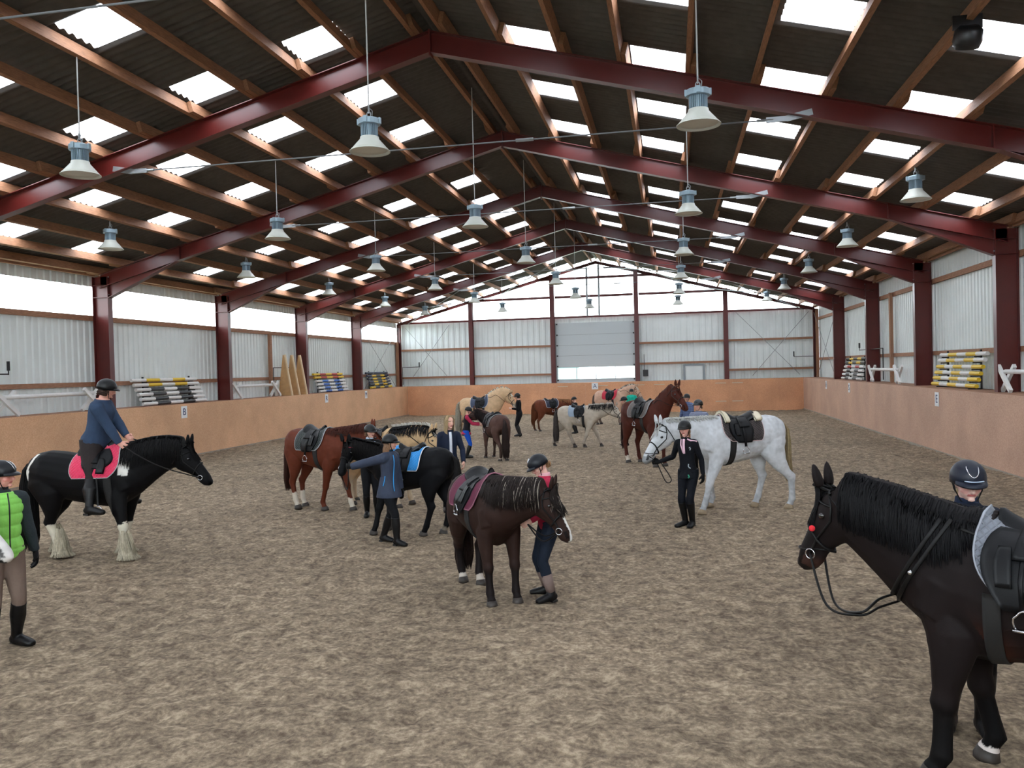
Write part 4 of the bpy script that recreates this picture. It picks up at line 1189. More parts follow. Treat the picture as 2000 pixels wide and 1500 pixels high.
def bridle(I, what, noseband=True, reins=None, brow=None, cheek_col=None, flash=False, fuzz=None, breast=None):
    H = I['H']; t = world_parent(thing('bridle', what, 'bridle'), I)
    hc, hn, hs, hd, bv = I['hc'], I['hn'], I['hs'], I['hd'], I['bv']
    sm = cheek_col or M_STRAP
    def hp(u, th, off=.006, shift=0.0):
        c, aa, cc = hc(u); d = hn * math.cos(th) + hs * math.sin(th)
        cst = (c + hd * shift * math.cos(th)) * H
        h = bv.ray_cast(cst + d * .3 * H, -d, .35 * H)
        lim = math.hypot(aa * math.sin(th), cc * math.cos(th)) * H
        p = h[0] if h[0] is not None and (h[0] - cst).length < lim * 1.45 + .012 * H else cst + d * lim
        return p + d * off * H
    def ring(u, m, r=.009, shift=0.0, a0=0, a1=2 * PI, n=22):
        closed = abs(a1 - a0 - 2 * PI) < 1e-3
        A = np.linspace(a0, a1, n + 1)[:-1] if closed else np.linspace(a0, a1, n)
        m.tube([hp(u, a_, shift=shift) for a_ in A], [(r * .5 * H ** 0, r)] * len(A) if False else r * .8, 6, closed=closed)
    R = math.radians
    if noseband:
        m = MB(); ring(.60, m, .013, shift=-.03); m.build('noseband', sm, t, True)
    if flash:
        m = MB(); ring(.76, m, .007, shift=.03); m.build('flash_strap', sm, t, True)
    m = MB(); ring(.14, m, .010, shift=.02, a0=-R(80), a1=R(80), n=13); m.build('browband', brow or sm, t, True)
    m = MB(); ring(.05, m, .012, shift=-.01, a0=-R(70), a1=R(70), n=11)
    m.build('headpiece', sm, t, True)
    for s in (-1, 1):
        m = MB(); P = [hp(u, s * R(th)) for u, th in ((.05, 66), (.16, 78), (.30, 92), (.45, 95), (.6, 95), (.72, 100), (.79, 104))]
        m.tube(P, .008, 6); m.build('cheekpiece', sm, t, True)
        m = MB(); P = [hp(u, s * R(th), .008) for u, th in ((.05, 70), (.12, 110), (.20, 150), (.22, 178))]
        m.tube(P, .006, 6); m.build('throat_lash', sm, t, True)
        c = hp(.80, s * R(104), .010)
        P = [c + hd * .032 * math.cos(a_) + hn * .032 * math.sin(a_) for a_ in np.linspace(0, 2 * PI, 15)[:-1]]
        MB().tube(P, .005, 6, closed=True).build('bit_ring', M_CHROME, t, True)
        if fuzz and s == fuzz[0]:
            MB().ball(hp(fuzz[1], s * R(fuzz[2]), .02), .021, 10).build('red_fuzz_pad', mat('red_fluffy_pad', srgb(220, 40, 50), .9), t, True)
    def side_pt(s): return hp(.80, s * R(104), .012) 
    I['bit'] = side_pt
    if reins:
        M = Matrix.Translation(I['t'].location) @ Matrix.Rotation(I['t'].rotation_euler.z, 4, 'Z'); Mi = M.inverted()
        for r_ in reins:
            s = r_[0]; pts = [side_pt(s)]
            for p in r_[1:]:
                if isinstance(p, tuple) and len(p) == 3: pts.append(Mi @ V(p))
                elif isinstance(p, tuple) and p[0] == 'neck':      # ('neck', u, angle): on the neck surface
                    pass
            # smooth
            m = MB(); Q = []
            n_ = len(pts) - 1
            for k in range(n_ * 6 + 1):
                u = k / 6; i_ = min(int(u), n_ - 1); f = u - i_
                g = lambda j: pts[max(0, min(n_, j))]
                p0, p1, p2, p3 = g(i_ - 1), g(i_), g(i_ + 1), g(i_ + 2)
                Q.append(0.5 * ((2 * p1) + (p2 - p0) * f + (2 * p0 - 5 * p1 + 4 * p2 - p3) * f * f + (3 * p1 - p0 - 3 * p2 + p3) * f ** 3))
            m.tube(Q, .009, 6); m.build('rein', sm, t, True)
    return t
def loc2w(I, p):
    M = Matrix.Translation(I['t'].location) @ Matrix.Rotation(I['t'].rotation_euler.z, 4, 'Z')
    return M @ V(p)
def neck_rein(I, s, spread=.02):
    """world points for a rein lying from bit over the neck to the withers"""
    H = I['H']; out = []
    NP, NR, ups, sides = I['NP'], I['NR'], I['ups'], I['sides']
    b_ = I['bit'](s)
    for u, a_ in ((.62, 62), (.42, 40), (.30, 8)):
        k = int(u * 12); c = NP[k]; d = ups[k] * math.cos(math.radians(a_)) + sides[k] * s * math.sin(math.radians(a_))
        h = I['bv'].ray_cast((c + d * .4) * H, -d, .45 * H)
        p = (h[0] if h[0] is not None else (c + d * NR[k][1]) * H) + d * .012
        out.append(tuple(loc2w(I, p)))
    mid = b_.lerp(loc2w_inv(I, out[0]), .5) + V((0, 0, -.05))
    return [s, tuple(loc2w(I, mid))] + out
def loc2w_inv(I, p):
    M = Matrix.Translation(I['t'].location) @ Matrix.Rotation(I['t'].rotation_euler.z, 4, 'Z')
    return M.inverted() @ V(p)
# ------------------------------------------------------------------ the horses
def hoofs(root, hd, H, P, b=1.0, lx=1.0):
    c, s = math.cos(math.radians(hd)), math.sin(math.radians(hd))
    out = []
    for (x0, y0), p in zip([(0.30, .105), (0.30, -.105), (-0.42, .11), (-0.42, -.11)], P):
        if p is None: out.append((0, 0)); continue
        dx, dy = p[0] - root[0], p[1] - root[1]
        u, v = dx * c + dy * s, -dx * s + dy * c
        out.append((u - x0 * H * lx, v - y0 * H * (b ** .5)))
    return out
def plain(base, points=None, dark_legs=None, socks=(), sock_t=.62, sock_col=(205, 195, 180), muzzle=None, blaze=None, star=False, extra=None, var=.10):
    base = lin(*base)
    def f(d):
        n = len(d['tg']); rgb = np.tile(base, (n, 1)) * (1 + var * d['nz'][:, None] * 2)
        tg, pr, nz = d['tg'], d['pr'], d['nz']
        if dark_legs is not None:
            dl = lin(*dark_legs)
            for k in range(4):
                w_ = (tg == 'leg%d' % k) * sstep(.30, .52, pr + nz * .12); rgb = rgb * (1 - w_[:, None]) + dl * w_[:, None]
        if muzzle is not None:
            w_ = d['ishead'] * sstep(.72, .92, d['hu'] + nz * .1); rgb = rgb * (1 - w_[:, None]) + lin(*muzzle) * w_[:, None]
        for k in socks:
            thr = sock_t[k] if isinstance(sock_t, dict) else sock_t
            w_ = (tg == 'leg%d' % k) * (pr + nz * .05 > thr); rgb = rgb * (1 - w_[:, None]) + lin(*sock_col) * w_[:, None]
        if blaze is not None:
            w0, u0, u1 = blaze
            w_ = d['ishead'] & (np.abs(d['hlat'] + nz * .012) < w0 * (1 - .25 * np.sin(d['hu'] * 3))) & (d['hu'] > u0) & (d['hu'] < u1) & (d['hup'] > -.05)
            rgb[w_] = lin(222, 220, 215)
        if star:
            w_ = d['ishead'] & ((d['hlat'] ** 2 + (d['hu'] * .385 - .105) ** 2) < .018 ** 2) & (d['hup'] > -.06)
            rgb[w_] = lin(225, 215, 205)
        if extra: rgb = extra(d, rgb)
        return np.clip(rgb, 0.003, 1)
    return f
def blackish(r, g, b, v=.4): 
    c = lin(r, g, b)
    return lambda u, q: c * (1 - v / 2 + v * q)
TRIMW = mat('white_cord', srgb(225, 225, 228), .7)
TRIMG = mat('pale_grey_cord', srgb(170, 172, 175), .7)

# H1: black and white cob carrying the rider, left
hd = 6; root = (-4.0, 10.06)
def pinto(d, rgb):
    p, nz = d['p'], d['nz']; W = lin(215, 212, 205)
    x = p[:, 0] + nz * .03; z = p[:, 2]
    w_ = (d['tg'] == 'trunk') | (d['tg'] == 'neck')
    rgb[w_ & (np.abs(x - .40) < .045 + .10 * (z - .80)) & (z > .76 + nz * .05) & (z < .97)] = W     # shoulder patch under the saddle cloth
    s_ = (p[:, 0] < -.40) & (np.abs((p[:, 0] + .56) - (z - .72) * .42 + nz * .02) < .018 + .02 * (z < .82)) & (z > .66) & (z < .96)
    rgb[s_ & w_] = W
    for k, th in ((0, .36), (1, .34), (2, .46), (3, .46)):
        q = d['tg'] == 'leg%d' % k
        wk = q & (d['pr'] + nz * .05 > th); rgb[wk] = lin(205, 198, 180)
    return rgb
h1 = horse('pinto', 1.50, root, hd, hoofs(root, hd, 1.5, [(-3.66, 10.28), (-3.33, 9.86), (-4.75, 10.3), (-4.42, 9.95)], 1.12, 1.12), neck=(19, 2, .56), head=(-58, 2), arch=.03, bulk=1.12, lx=1.12,
    coat=plain((12, 11, 13), extra=pinto, var=.3), mane='long', mane_side=-1, mane_col=blackish(15, 14, 15), mane_len=.22, strands=520, tail=(.80, 1.5), voxel=.016, tail_fan=.055,
    headlen=.41, feather=((0, 1, 2, 3), lambda z, q: lin(190, 180, 158) * (.7 + .4 * q)), hoof='pale', neck_thick=1.25, label='black and white cob with feathered legs carrying the rider on a pink cloth')
h1['sx'] = .10
saddle(h1, 'black saddle under the rider on the pinto', quilt_mat('raspberry_quilt', srgb(225, 45, 90), 60), TRIMG, 'raspberry pink saddle cloth on the pinto cob', pad=(-.17, .19), pad_ph=88, iron=False, flap_ph=66)
bridle(h1, 'black bridle on the pinto cob, reins held by the rider', reins=None, flash=False)

# H2: chestnut with three white socks
hd = -24; root = (-2.36, 13.92)
h2 = horse('chestnut', 1.5, root, hd, hoofs(root, hd, 1.5, [(-1.70, 13.80), (-2.24, 13.80), (-2.80, 14.2), (-2.84, 13.98)]), neck=(20, 20, .46), head=(-55, 40), coat=plain((94, 46, 31), socks=(0, 2, 3), sock_t={0: .66, 2: .64, 3: .64}, blaze=(.018, .1, .9)),
    mane='short', mane_side=-1, mane_col=blackish(66, 31, 22), mane_len=.10, strands=280, tail=(.66, 1.0), tail_col=blackish(52, 28, 22), voxel=.018, label='chestnut horse with white socks and a dark green saddle cloth')
saddle(h2, 'black saddle on the chestnut with white socks', quilt_mat('dark_green_quilt', srgb(12, 28, 27), 60), TRIMG, 'dark green saddle cloth with pale edge on the socked chestnut', pad=(-.20, .20))
bridle(h2, 'black bridle on the chestnut with white socks')

# H3: black pony with the blue cloth
hd = 170; root = (0.06, 11.88)
h3 = horse('blackpony', 1.34, root, hd, hoofs(root, hd, 1.34, [(-.50, 11.75), (-.38, 12.12), (.30, 11.70), (.56, 11.88)]), neck=(28, 30, .47), head=(-64, 62), coat=plain((14, 14, 17), socks=(3,), sock_t=.86, sock_col=(120, 110, 98), var=.25), bulk=1.02,
    mane='long', mane_side=1, mane_col=blackish(20, 17, 17), mane_len=.2, strands=420, tail=(.72, 1.0), voxel=.016, label='black pony with a bright blue saddle cloth standing beside the girl in the jacket')
saddle(h3, 'black saddle on the black pony', quilt_mat('azure_quilt', srgb(30, 140, 215), 60), TRIMW, 'bright blue quilted saddle cloth with white edge', pad=(-.20, .20), leather=M_LEATH)
bridle(h3, 'black bridle with red browband on the black pony', brow=mat('red_browband', srgb(130, 40, 55), .5))

# H4: dun fjord behind the black pony
hd = -18; root = (-1.46, 14.62)
H4c = plain((205, 172, 132), socks=(), muzzle=(214, 208, 200), dark_legs=(196, 176, 150), var=.08)
h4 = horse('fjordmid', 1.42, root, hd, hoofs(root, hd, 1.42, [(-.85, 14.55), (-.95, 14.12), (-2.06, 14.85), (-1.95, 14.45)]), neck=(14, 0, .52), head=(-52, 0), arch=.02, coat=H4c, bulk=1.1, mane='twotone', mane_side=-1, neck_thick=1.1,
    mane_col=lambda u, q: lin(222, 218, 208) if q > .72 else lin(24, 22, 24), mane_len=.13, strands=460, tail=(.7, 1.2), tail_col=lambda u, q: lin(150, 140, 128), voxel=.018, label='cream dun pony with a black and white mane behind the black pony')
saddle(h4, 'black saddle on the cream dun pony', iron=False)
bridle(h4, 'black bridle on the cream dun pony')

# H5: dark brown pony in the middle foreground
hd = -56; root = (1.93, 8.70)
h5 = horse('brownpony', 1.30, root, hd, hoofs(root, hd, 1.30, [(2.31, 8.37), (2.075, 8.23), (1.755, 9.06), (1.53, 9.18)], 1.12), neck=(16, 40, .47), head=(-68, 8), bulk=1.2, neck_thick=1.2, headlen=.42,
    coat=plain((46, 31, 27), dark_legs=(27, 21, 21), blaze=(.026, .24, 1.05), socks=(2, 3), sock_t=.88, sock_col=(190, 180, 170), var=.14,
    extra=lambda d, r: r), mane='long', mane_side=-1, mane_col=lambda u, q: lin(150, 140, 130) if (q > .9 and u > .5) else lin(38, 31, 29) * (.7 + .6 * q), mane_len=.22, lock=2.1, strands=1000, tail=(.76, 1.3), tail_col=blackish(40, 28, 24), voxel=.012,
    tail_fan=.06, label='dark brown pony with a white blaze and maroon saddle cloth')
saddle(h5, 'black saddle on the brown pony with the blaze', mat('maroon_felt', srgb(92, 32, 56), .9), mat('pink_cord', srgb(150, 96, 112), .8), 'maroon saddle cloth on the brown pony with the blaze', pad=(-.24, .23), pad_ph=88, iron_drop=.05, sz=1.12)
bridle(h5, 'black bridle on the brown pony with the blaze')

# H6: grey horse on the right
hd = -158; root = (5.02, 14.20)
def grey(d, rgb):
    z = d['p'][:, 2]; leg = np.char.startswith(d['tg'].astype(str), 'leg')
    f = 1 - .28 * leg * sstep(.25, .6, d['pr']) * (0.7 + 1.2 * np.abs(d['nz'])) - .12 * sstep(.05, .25, np.abs(d['nz']))
    rgb = rgb * f[:, None]
    m_ = d['ishead'] & (d['hu'] > .9); rgb[m_] = rgb[m_] * .45
    return rgb
h6 = horse('grey', 1.60, root, hd, hoofs(root, hd, 1.6, [(4.43, 13.72), (4.58, 14.42), (5.86, 14.30), (5.33, 14.50)]), neck=(10, 4, .51), head=(-60, 6), headlen=.42, coat=plain((204, 207, 211), extra=grey, var=.04), mane='short', mane_side=1,
    mane_col=blackish(190, 190, 186, .2), mane_len=.04, strands=160, tail=(.60, .8), tail_col=blackish(150, 132, 100, .4), voxel=.016, hoof='pale', label='white-grey horse with a dark brown saddle cloth facing left')
saddle(h6, 'black dressage saddle on the grey horse', quilt_mat('dark_brown_quilt', srgb(48, 38, 38), 60), mat('pale_pink_cord', srgb(215, 190, 190), .7), 'dark brown saddle cloth on the grey horse', pad=(-.20, .20), sheep=True)
bridle(h6, 'black bridle with noseband on the grey horse', flash=True)

# H7: tall chestnut
hd = -52; root = (3.30, 20.62)
h7 = horse('tallchestnut', 1.62, root, hd, hoofs(root, hd, 1.62, [(3.74, 20.22), (3.52, 20.02), (3.12, 21.1), (2.82, 21.0)]), neck=(50, 8, .50), head=(-60, 8), coat=plain((74, 36, 28), star=True, socks=(3,), sock_t=.8, var=.1), mane='short', mane_side=1,
    mane_col=blackish(80, 38, 28), mane_len=.1, strands=160, tail=(.66, 1.1), tail_col=blackish(48, 26, 22), voxel=.022, label='tall chestnut horse with raised head and a small white star')
saddle(h7, 'black saddle on the tall chestnut', quilt_mat('grey_brown_quilt', srgb(92, 84, 80), 50), TRIMG, 'grey-brown saddle cloth on the tall chestnut')
bridle(h7, 'brown bridle on the tall chestnut', cheek_col=M_LEATHB)

# H8: pale dun walking
hd = -6; root = (1.12, 25.3)
def dun(d, rgb):
    leg = np.char.startswith(d['tg'].astype(str), 'leg')
    dk = leg * sstep(.78, .92, d['pr']); rgb = rgb * (1 - dk[:, None]) + lin(52, 46, 44) * dk[:, None]
    m_ = leg * sstep(.25, .5, d['pr']) * .45 * (1 - dk); rgb = rgb * (1 - m_[:, None]) + lin(120, 108, 100) * m_[:, None]
    return rgb
h8 = horse('paledun', 1.30, root, hd, hoofs(root, hd, 1.3, [(1.76, 25.42), (1.28, 25.12), (.30, 25.5), (.96, 25.25)], 1.08), neck=(14, 0, .54), head=(-60, 0), bulk=1.08, coat=plain((180, 169, 154), extra=dun, muzzle=(120, 110, 104), var=.07), mane='twotone', mane_side=-1,
    mane_col=lambda u, q: lin(215, 212, 205) if q > .5 else lin(30, 28, 30), mane_len=.14, strands=260, tail=(.76, 1.4), tail_col=lambda u, q: lin(72, 66, 64) * (.6 + .7 * q), voxel=.022, label='pale dun pony walking right with a checked saddle cloth')
saddle(h8, 'black saddle on the walking pale dun pony', quilt_mat('checked_cloth', srgb(180, 198, 215), 110, srgb(70, 95, 125)), TRIMG, 'light blue checked saddle cloth on the pale dun pony', pad=(-.22, .14))
bridle(h8, 'black bridle on the walking pale dun pony')

# H9: small chestnut by the far wall
hd = 32; root = (-0.80, 32.1)
h9 = horse('farchestnut', 1.26, root, hd, hoofs(root, hd, 1.26, [None, None, (-1.39, 32.0), (-1.16, 31.75)], 1.08), neck=(8, 0, .42), head=(-50, 0), bulk=1.08, coat=plain((106, 58, 40), socks=(), var=.1, dark_legs=(94, 62, 46)), mane='short', mane_side=-1,
    mane_col=blackish(170, 120, 84), mane_len=.12, strands=140, tail=(.7, 1.1), tail_col=blackish(120, 70, 46), voxel=.028, label='small chestnut pony with a navy saddle cloth near the far wall')
saddle(h9, 'dark blue saddle on the small chestnut pony', quilt_mat('navy_quilt', srgb(34, 40, 62), 50), TRIMW, 'navy saddle cloth on the small chestnut pony')
bridle(h9, 'dark bridle on the small chestnut pony')

# H10: dun with the red cloth at the far wall
hd = -22; root = (1.42, 35.2)
h10 = horse('fardun', 1.48, root, hd, hoofs(root, hd, 1.48, [None] * 4, 1.1), neck=(30, 0, .50), head=(-62, 0), arch=.04, bulk=1.12, coat=plain((196, 160, 138), dark_legs=(110, 92, 82), muzzle=(130, 118, 110), var=.07), mane='fjord',
    mane_col=lambda l, q: lin(28, 26, 28) if abs(l) < .6 else lin(215, 205, 190), mane_len=.055, strands=420, tail=(.7, 1.1), tail_col=blackish(90, 80, 74), voxel=.028, label='dun horse with a red saddle cloth at the far wall')
saddle(h10, 'black saddle on the dun horse with the red cloth', quilt_mat('red_quilt', srgb(190, 30, 55), 50), None, 'red saddle cloth on the dun horse at the far wall')
bridle(h10, 'dark bridle on the dun horse with the red cloth')

# H11: cream fjord with crested neck
hd = 2; root = (-3.12, 29.92)
h11 = horse('fjordfar', 1.46, root, hd, hoofs(root, hd, 1.46, [None, None, (-3.86, 30.1), (-3.60, 29.8)], 1.1), neck=(30, -4, .52), head=(-68, -4), arch=.09, bulk=1.12, neck_thick=1.35, coat=plain((206, 174, 138), dark_legs=(170, 148, 124), muzzle=(205, 195, 180), var=.06), mane='fjord',
    mane_col=lambda l, q: lin(26, 24, 26) if abs(l) < .55 else lin(230, 222, 205), mane_len=.05, strands=520, tail=(.74, 1.5), tail_col=lambda u, q: lin(170, 164, 150) * (.6 + .5 * q), voxel=.024, label='cream dun horse with an arched neck and clipped crest')
saddle(h11, 'navy saddle on the arched-neck cream dun horse', quilt_mat('slate_blue_quilt', srgb(60, 72, 96), 50), TRIMW, 'slate blue saddle cloth with white edge on the arched-neck dun')
bridle(h11, 'black bridle on the arched-neck cream dun horse', flash=True)

# H12: dark brown pony seen from behind
hd = 124; root = (-0.82, 21.98)
h12 = horse('liverpony', 1.26, root, hd, hoofs(root, hd, 1.26, [(-1.17, 22.30), (-.97, 22.45), (-.60, 21.55), (-.42, 21.60)], 1.1), neck=(26, 28, .5), head=(-40, 30), bulk=1.12, coat=plain((84, 62, 56), dark_legs=(74, 58, 52), socks=(2, 3), sock_t=.9, sock_col=(200, 185, 172), var=.1), mane='long', mane_side=1,
    mane_col=blackish(34, 28, 28), mane_len=.26, strands=260, tail=(.80, 1.5), tail_col=blackish(48, 38, 36), voxel=.02, label='dark liver-brown pony seen from behind, held by the girl in blue breeches')
saddle(h12, 'black saddle on the liver-brown pony seen from behind', quilt_mat('dark_plum_quilt', srgb(46, 36, 42), 50), TRIMG, 'dark saddle cloth with pale edge on the liver-brown pony')
bridle(h12, 'black bridle on the liver-brown pony')

# H13: big dark bay, right foreground
hd = 150; root = (5.96, 5.0)
def bay(d, rgb):
    p = d['p']; nz = d['nz']
    w_ = np.exp(-((p[:, 0] - .18) ** 2 + (p[:, 2] - .50) ** 2) / .008) * (np.abs(p[:, 1]) > .03) * (np.char.startswith(d['tg'].astype(str), 'trunk'))
    rgb = rgb * (1 - w_[:, None]) + lin(84, 44, 30) * w_[:, None]
    m_ = d['ishead'] * sstep(.78, .9, d['hu']) * (d['hu'] < .97) * .6; rgb = rgb * (1 - m_[:, None]) + lin(74, 48, 40) * m_[:, None]
    return rgb
h13 = horse('bigbay', 1.52, root, hd, hoofs(root, hd, 1.52, [(5.42, 5.08), (5.80, 5.36), (6.50, 4.45), (6.75, 4.75)], 1.05), neck=(30, -4, .48), head=(-68, -6), bulk=1.16, neck_thick=1.24, headlen=.375, coat=plain((26, 20, 20), dark_legs=(14, 13, 14), extra=bay, socks=(1,), sock_t=.93, sock_col=(215, 205, 200), var=.15),
    mane='long', mane_side=1, mane_col=blackish(17, 16, 18), mane_len=.20, strands=1900, mane0=.10, tail=(.8, 1.1), voxel=.011, label='large dark bay horse filling the right foreground')
saddle(h13, 'black saddle on the large dark bay', quilt_mat('grey_quilt', srgb(112, 116, 126), 60), mat('silver_grey_cord', srgb(150, 154, 164), .6), 'grey quilted saddle cloth on the large dark bay', pad=(-.22, .17), pad_ph=84, iron_drop=.10, dress=True)
bridle(h13, 'black bridle with red fleece on the large dark bay', flash=True, fuzz=(1, .5, 60))

# H14: pinto whose muzzle enters at the left edge
hd = 2; root = (-3.18, 5.95)
def pinto2(d, rgb):
    W = lin(218, 214, 210); p = d['p']
    w_ = d['ishead'] & ((np.abs(d['hlat'] + .01) < .03) | (d['hu'] > .88)) & (d['hup'] > -.06); rgb[w_] = W
    w2 = (~d['ishead']) & (d['nz'] > .02); rgb[w2] = W
    return rgb
h14 = horse('edgepinto', 1.45, root, hd, hoofs(root, hd, 1.45, [None] * 4), neck=(14, 0, .52), head=(-52, 0), coat=plain((24, 21, 22), extra=pinto2), mane='long', mane_col=blackish(20, 18, 18), strands=160, voxel=.016, label='black and white horse whose muzzle enters at the left edge')
bridle(h14, 'black bridle on the horse at the left edge')
# ------------------------------------------------------------------ people
M_SKIN = mat('skin', (0.6, 0.4, 0.3, 1), 0.5, attr=True, noise=(30, 0.05), spec=0.35)
M_FHAIR = mat('human_hair', (0.2, 0.1, 0.05, 1), 0.5, attr=True, noise=(60, 0.2))
M_BOOT = mat('black_riding_boot_leather', srgb(13, 13, 15), 0.42, bump=(30, 0.003), spec=.3)
M_SOLE = mat('rubber_sole', srgb(30, 28, 26), 0.8)
def cloth(name, c, rough=.8, nb=(18, .012), stripe=None):
    if name in MATS: return MATS[name]
    m = mat(name, srgb(*c), rough, noise=(7, .12), bump=nb, spec=.2)
    if stripe:
        n = m.node_tree.nodes; L = m.node_tree.links; b = n['Principled BSDF']
        w_ = n.new('ShaderNodeTexWave'); w_.bands_direction = 'Z'; w_.inputs['Scale'].default_value = stripe[1]
        tc = [x for x in n if x.type == 'MAPPING'][0]; L.new(tc.outputs[0], w_.inputs['Vector'])
        cr = n.new('ShaderNodeValToRGB'); cr.color_ramp.interpolation = 'CONSTANT'
        cr.color_ramp.elements[0].color = srgb(*c); cr.color_ramp.elements[1].color = srgb(*stripe[0]); cr.color_ramp.elements[1].position = stripe[2]
        L.new(w_.outputs['Fac'], cr.inputs[0]); L.new(cr.outputs[0], b.inputs['Base Color'])
    return m
def ik(a, b, l1, l2, pole):
    d = b - a; D = d.length
    if D > (l1 + l2) * .999: 
        return a + d * (l1 / (l1 + l2)), b
    x = (l1 * l1 - l2 * l2 + D * D) / (2 * D); h = math.sqrt(max(0, l1 * l1 - x * x)); dn = d.normalized()
    p = pole - dn * pole.dot(dn); p = p.normalized() if p.length > 1e-5 else dn.orthogonal().normalized()
    return a + dn * x + p * h, b
def person(key, H, root, heading, label, feet=((0, .09, 8), (0, -.09, -8)), pelvis=None, lean=2, side=0, twist=0, hands=(None, None), elbow=(None, None), hdir=(None, None), curl=(.45, .45), head=(0, 0),
           knee=V((1, 0, 0)), top=None, legs=None, boots='tall', gloves=None, helmet=True, hair=None, voxel=.008, vest=None, build=1.0, zoff=0.0, collar=None, hem=.50, seat=False, extras=None, skin=(224, 176, 156), helmet_col=None, under=None, boot_h=.235, trim=None, sleeve=1.0, puff=0.0):
    t = thing('person', label, 'person', (root[0], root[1], zoff), math.radians(heading))
    R_ = math.radians; S_ = H
    pel = V(pelvis) if pelvis else V((0, 0, .515 * H))
    up = V((math.sin(R_(lean)), -math.sin(R_(side)), math.cos(R_(lean)) * math.cos(R_(side)))).normalized()
    fw0 = V((1, 0, 0)); sd0 = V((0, 1, 0))
    sd1 = V((-math.sin(R_(twist)), math.cos(R_(twist)), 0)); sd1 = (sd1 - up * sd1.dot(up)).normalized(); fw1 = sd1.cross(up)
    lf = {}
    def add(rg, pts, rads, sides): lf.setdefault(rg, []).append((pts, rads, sides))
    b = build
    TS = [(-.035, .070, .058), (0.0, .090, .070), (.03, .092, .070), (.085, .076, .056), (.15, .078, .056), (.21, .086, .060), (.262, .090, .060), (.292, .078, .052), (.315, .052, .043), (.345, .034, .036)]
    pts = []; rad = []; sds = []
    for z, a, c in TS:
        f = z / .345; curve = fw1 * (.008 * math.sin(PI * max(0, f)) * H)
        pts.append(pel + up * (z * H) + curve); rad.append((a * H * b, c * H * b)); sds.append((sd0 * (1 - max(0, f)) + sd1 * max(0, f)).normalized())
    add('torso', pts, rad, sds)
    nb = pel + up * (.325 * H); hy, hp = R_(head[0]), R_(head[1])
    # head frame
    hf = (fw1 * math.cos(hy) + sd1 * math.sin(hy)); hs = up.cross(hf).normalized(); hf = (hf * math.cos(hp) + up * math.sin(hp)).normalized(); hu = hf.cross(hs).normalized()
    nt = nb + up * (.045 * H) + fw1 * .006 * H
    hc = nt + hu * (.052 * H) + hf * (.014 * H)         # centre of the head
    add('neck', [nb - up * .02 * H, nb + up * .01 * H, nt, nt + hu * .02 * H], [(.034 * H, .034 * H), (.030 * H, .031 * H), (.029 * H, .031 * H), (.028 * H, .030 * H)], [sd1, sd1, hs, hs])
    Q = lambda f, s, u: hc + hf * f * H + hs * s * H + hu * u * H
    head_l = [([Q(-.004, 0, -.036), Q(-.006, 0, -.02), Q(-.008, 0, 0), Q(-.009, 0, .025), Q(-.010, 0, .046), Q(-.010, 0, .060), Q(-.010, 0, .0665)],
               [(.030, .036), (.039, .048), (.0435, .054), (.0445, .0565), (.038, .048), (.024, .030), (.008, .010)]),
              ([Q(.018, 0, -.064), Q(.015, 0, -.054), Q(.012, 0, -.042), Q(.012, 0, -.025), Q(.014, 0, -.005), Q(.015, 0, .012)],
               [(.012, .013), (.021, .024), (.030, .031), (.034, .034), (.036, .034), (.036, .032)])]
    for p_, r_ in head_l: add('head', p_, [(a * H, c * H) for a, c in r_], [hs] * len(p_))
    def hl(p_, r_, sv): add('head', p_, [(a * H, c * H) for a, c in r_], [sv] * len(p_))
    hl([Q(.046, 0, .002), Q(.052, 0, -.008), Q(.0585, 0, -.020), Q(.050, 0, -.0245)], [(.0045, .004), (.0055, .005), (.0085, .006), (.006, .004)], hs)          # nose
    hl([Q(.036, -.013, -.037), Q(.044, 0, -.036), Q(.036, .013, -.037)], [(.003, .005), (.0035, .0065), (.003, .005)], hu)                                     # lips
    hl([Q(.036, -.010, -.054), Q(.039, 0, -.055), Q(.036, .010, -.054)], [(.006, .008), (.008, .009), (.006, .008)], hu)
    for s in (-1, 1):
        hl([Q(.036, s * .008, .006), Q(.038, s * .018, .008), Q(.030, s * .030, .004)], [(.004, .005), (.005, .006), (.004, .005)], hu)                        # brow ridge
        hl([Q(-.004, s * .042, -.022), Q(-.006, s * .047, -.008), Q(-.005, s * .045, .006)], [(.003, .008), (.0035, .012), (.003, .008)], hs)                  # ear
        hl([Q(.020, s * .026, -.022), Q(.026, s * .024, -.020), Q(.030, s * .018, -.022)], [(.010, .011), (.011, .012), (.007, .008)], hu)                     # cheek
    # arms and hands
    shp = {}
    for k, s in ((0, 1), (1, -1)):
        sh = pel + up * (.284 * H) + sd1 * (s * (.098 if b >= 1 else .092) * H * (.5 + .5 * b))
        tgt = V(hands[k]) if hands[k] is not None else sh + V((.04 * H, 0, 0)) + sd1 * s * .045 * H - V((0, 0, .31 * H))
        pole = V(elbow[k]) if elbow[k] is not None else V((-1, s * .25, -.3))
        el, wr = ik(sh, tgt, .165 * H, .150 * H, pole)
        if (tgt - sh).length > .3145 * H: wr = sh + (tgt - sh).normalized() * .3145 * H; el = sh.lerp(wr, .52)
        sv = sd1.cross((el - sh).normalized()); sv = sv if sv.length > .1 else fw1
        add('arm%d' % k, [sh - sd1 * s * .035 * H + up * .004 * H, sh, sh.lerp(el, .25), sh.lerp(el, .7), el, el.lerp(wr, .25), el.lerp(wr, .7), wr], [(r * H * b, r * H * b) for r in (.034, .035, .030, .025, .0235, .0245, .019, .0155)], [sv] * 8)
        fd = V(hdir[k]).normalized() if hdir[k] is not None else (wr - el).normalized()
        fd = (fd * .8 + (wr - el).normalized() * .2).normalized()
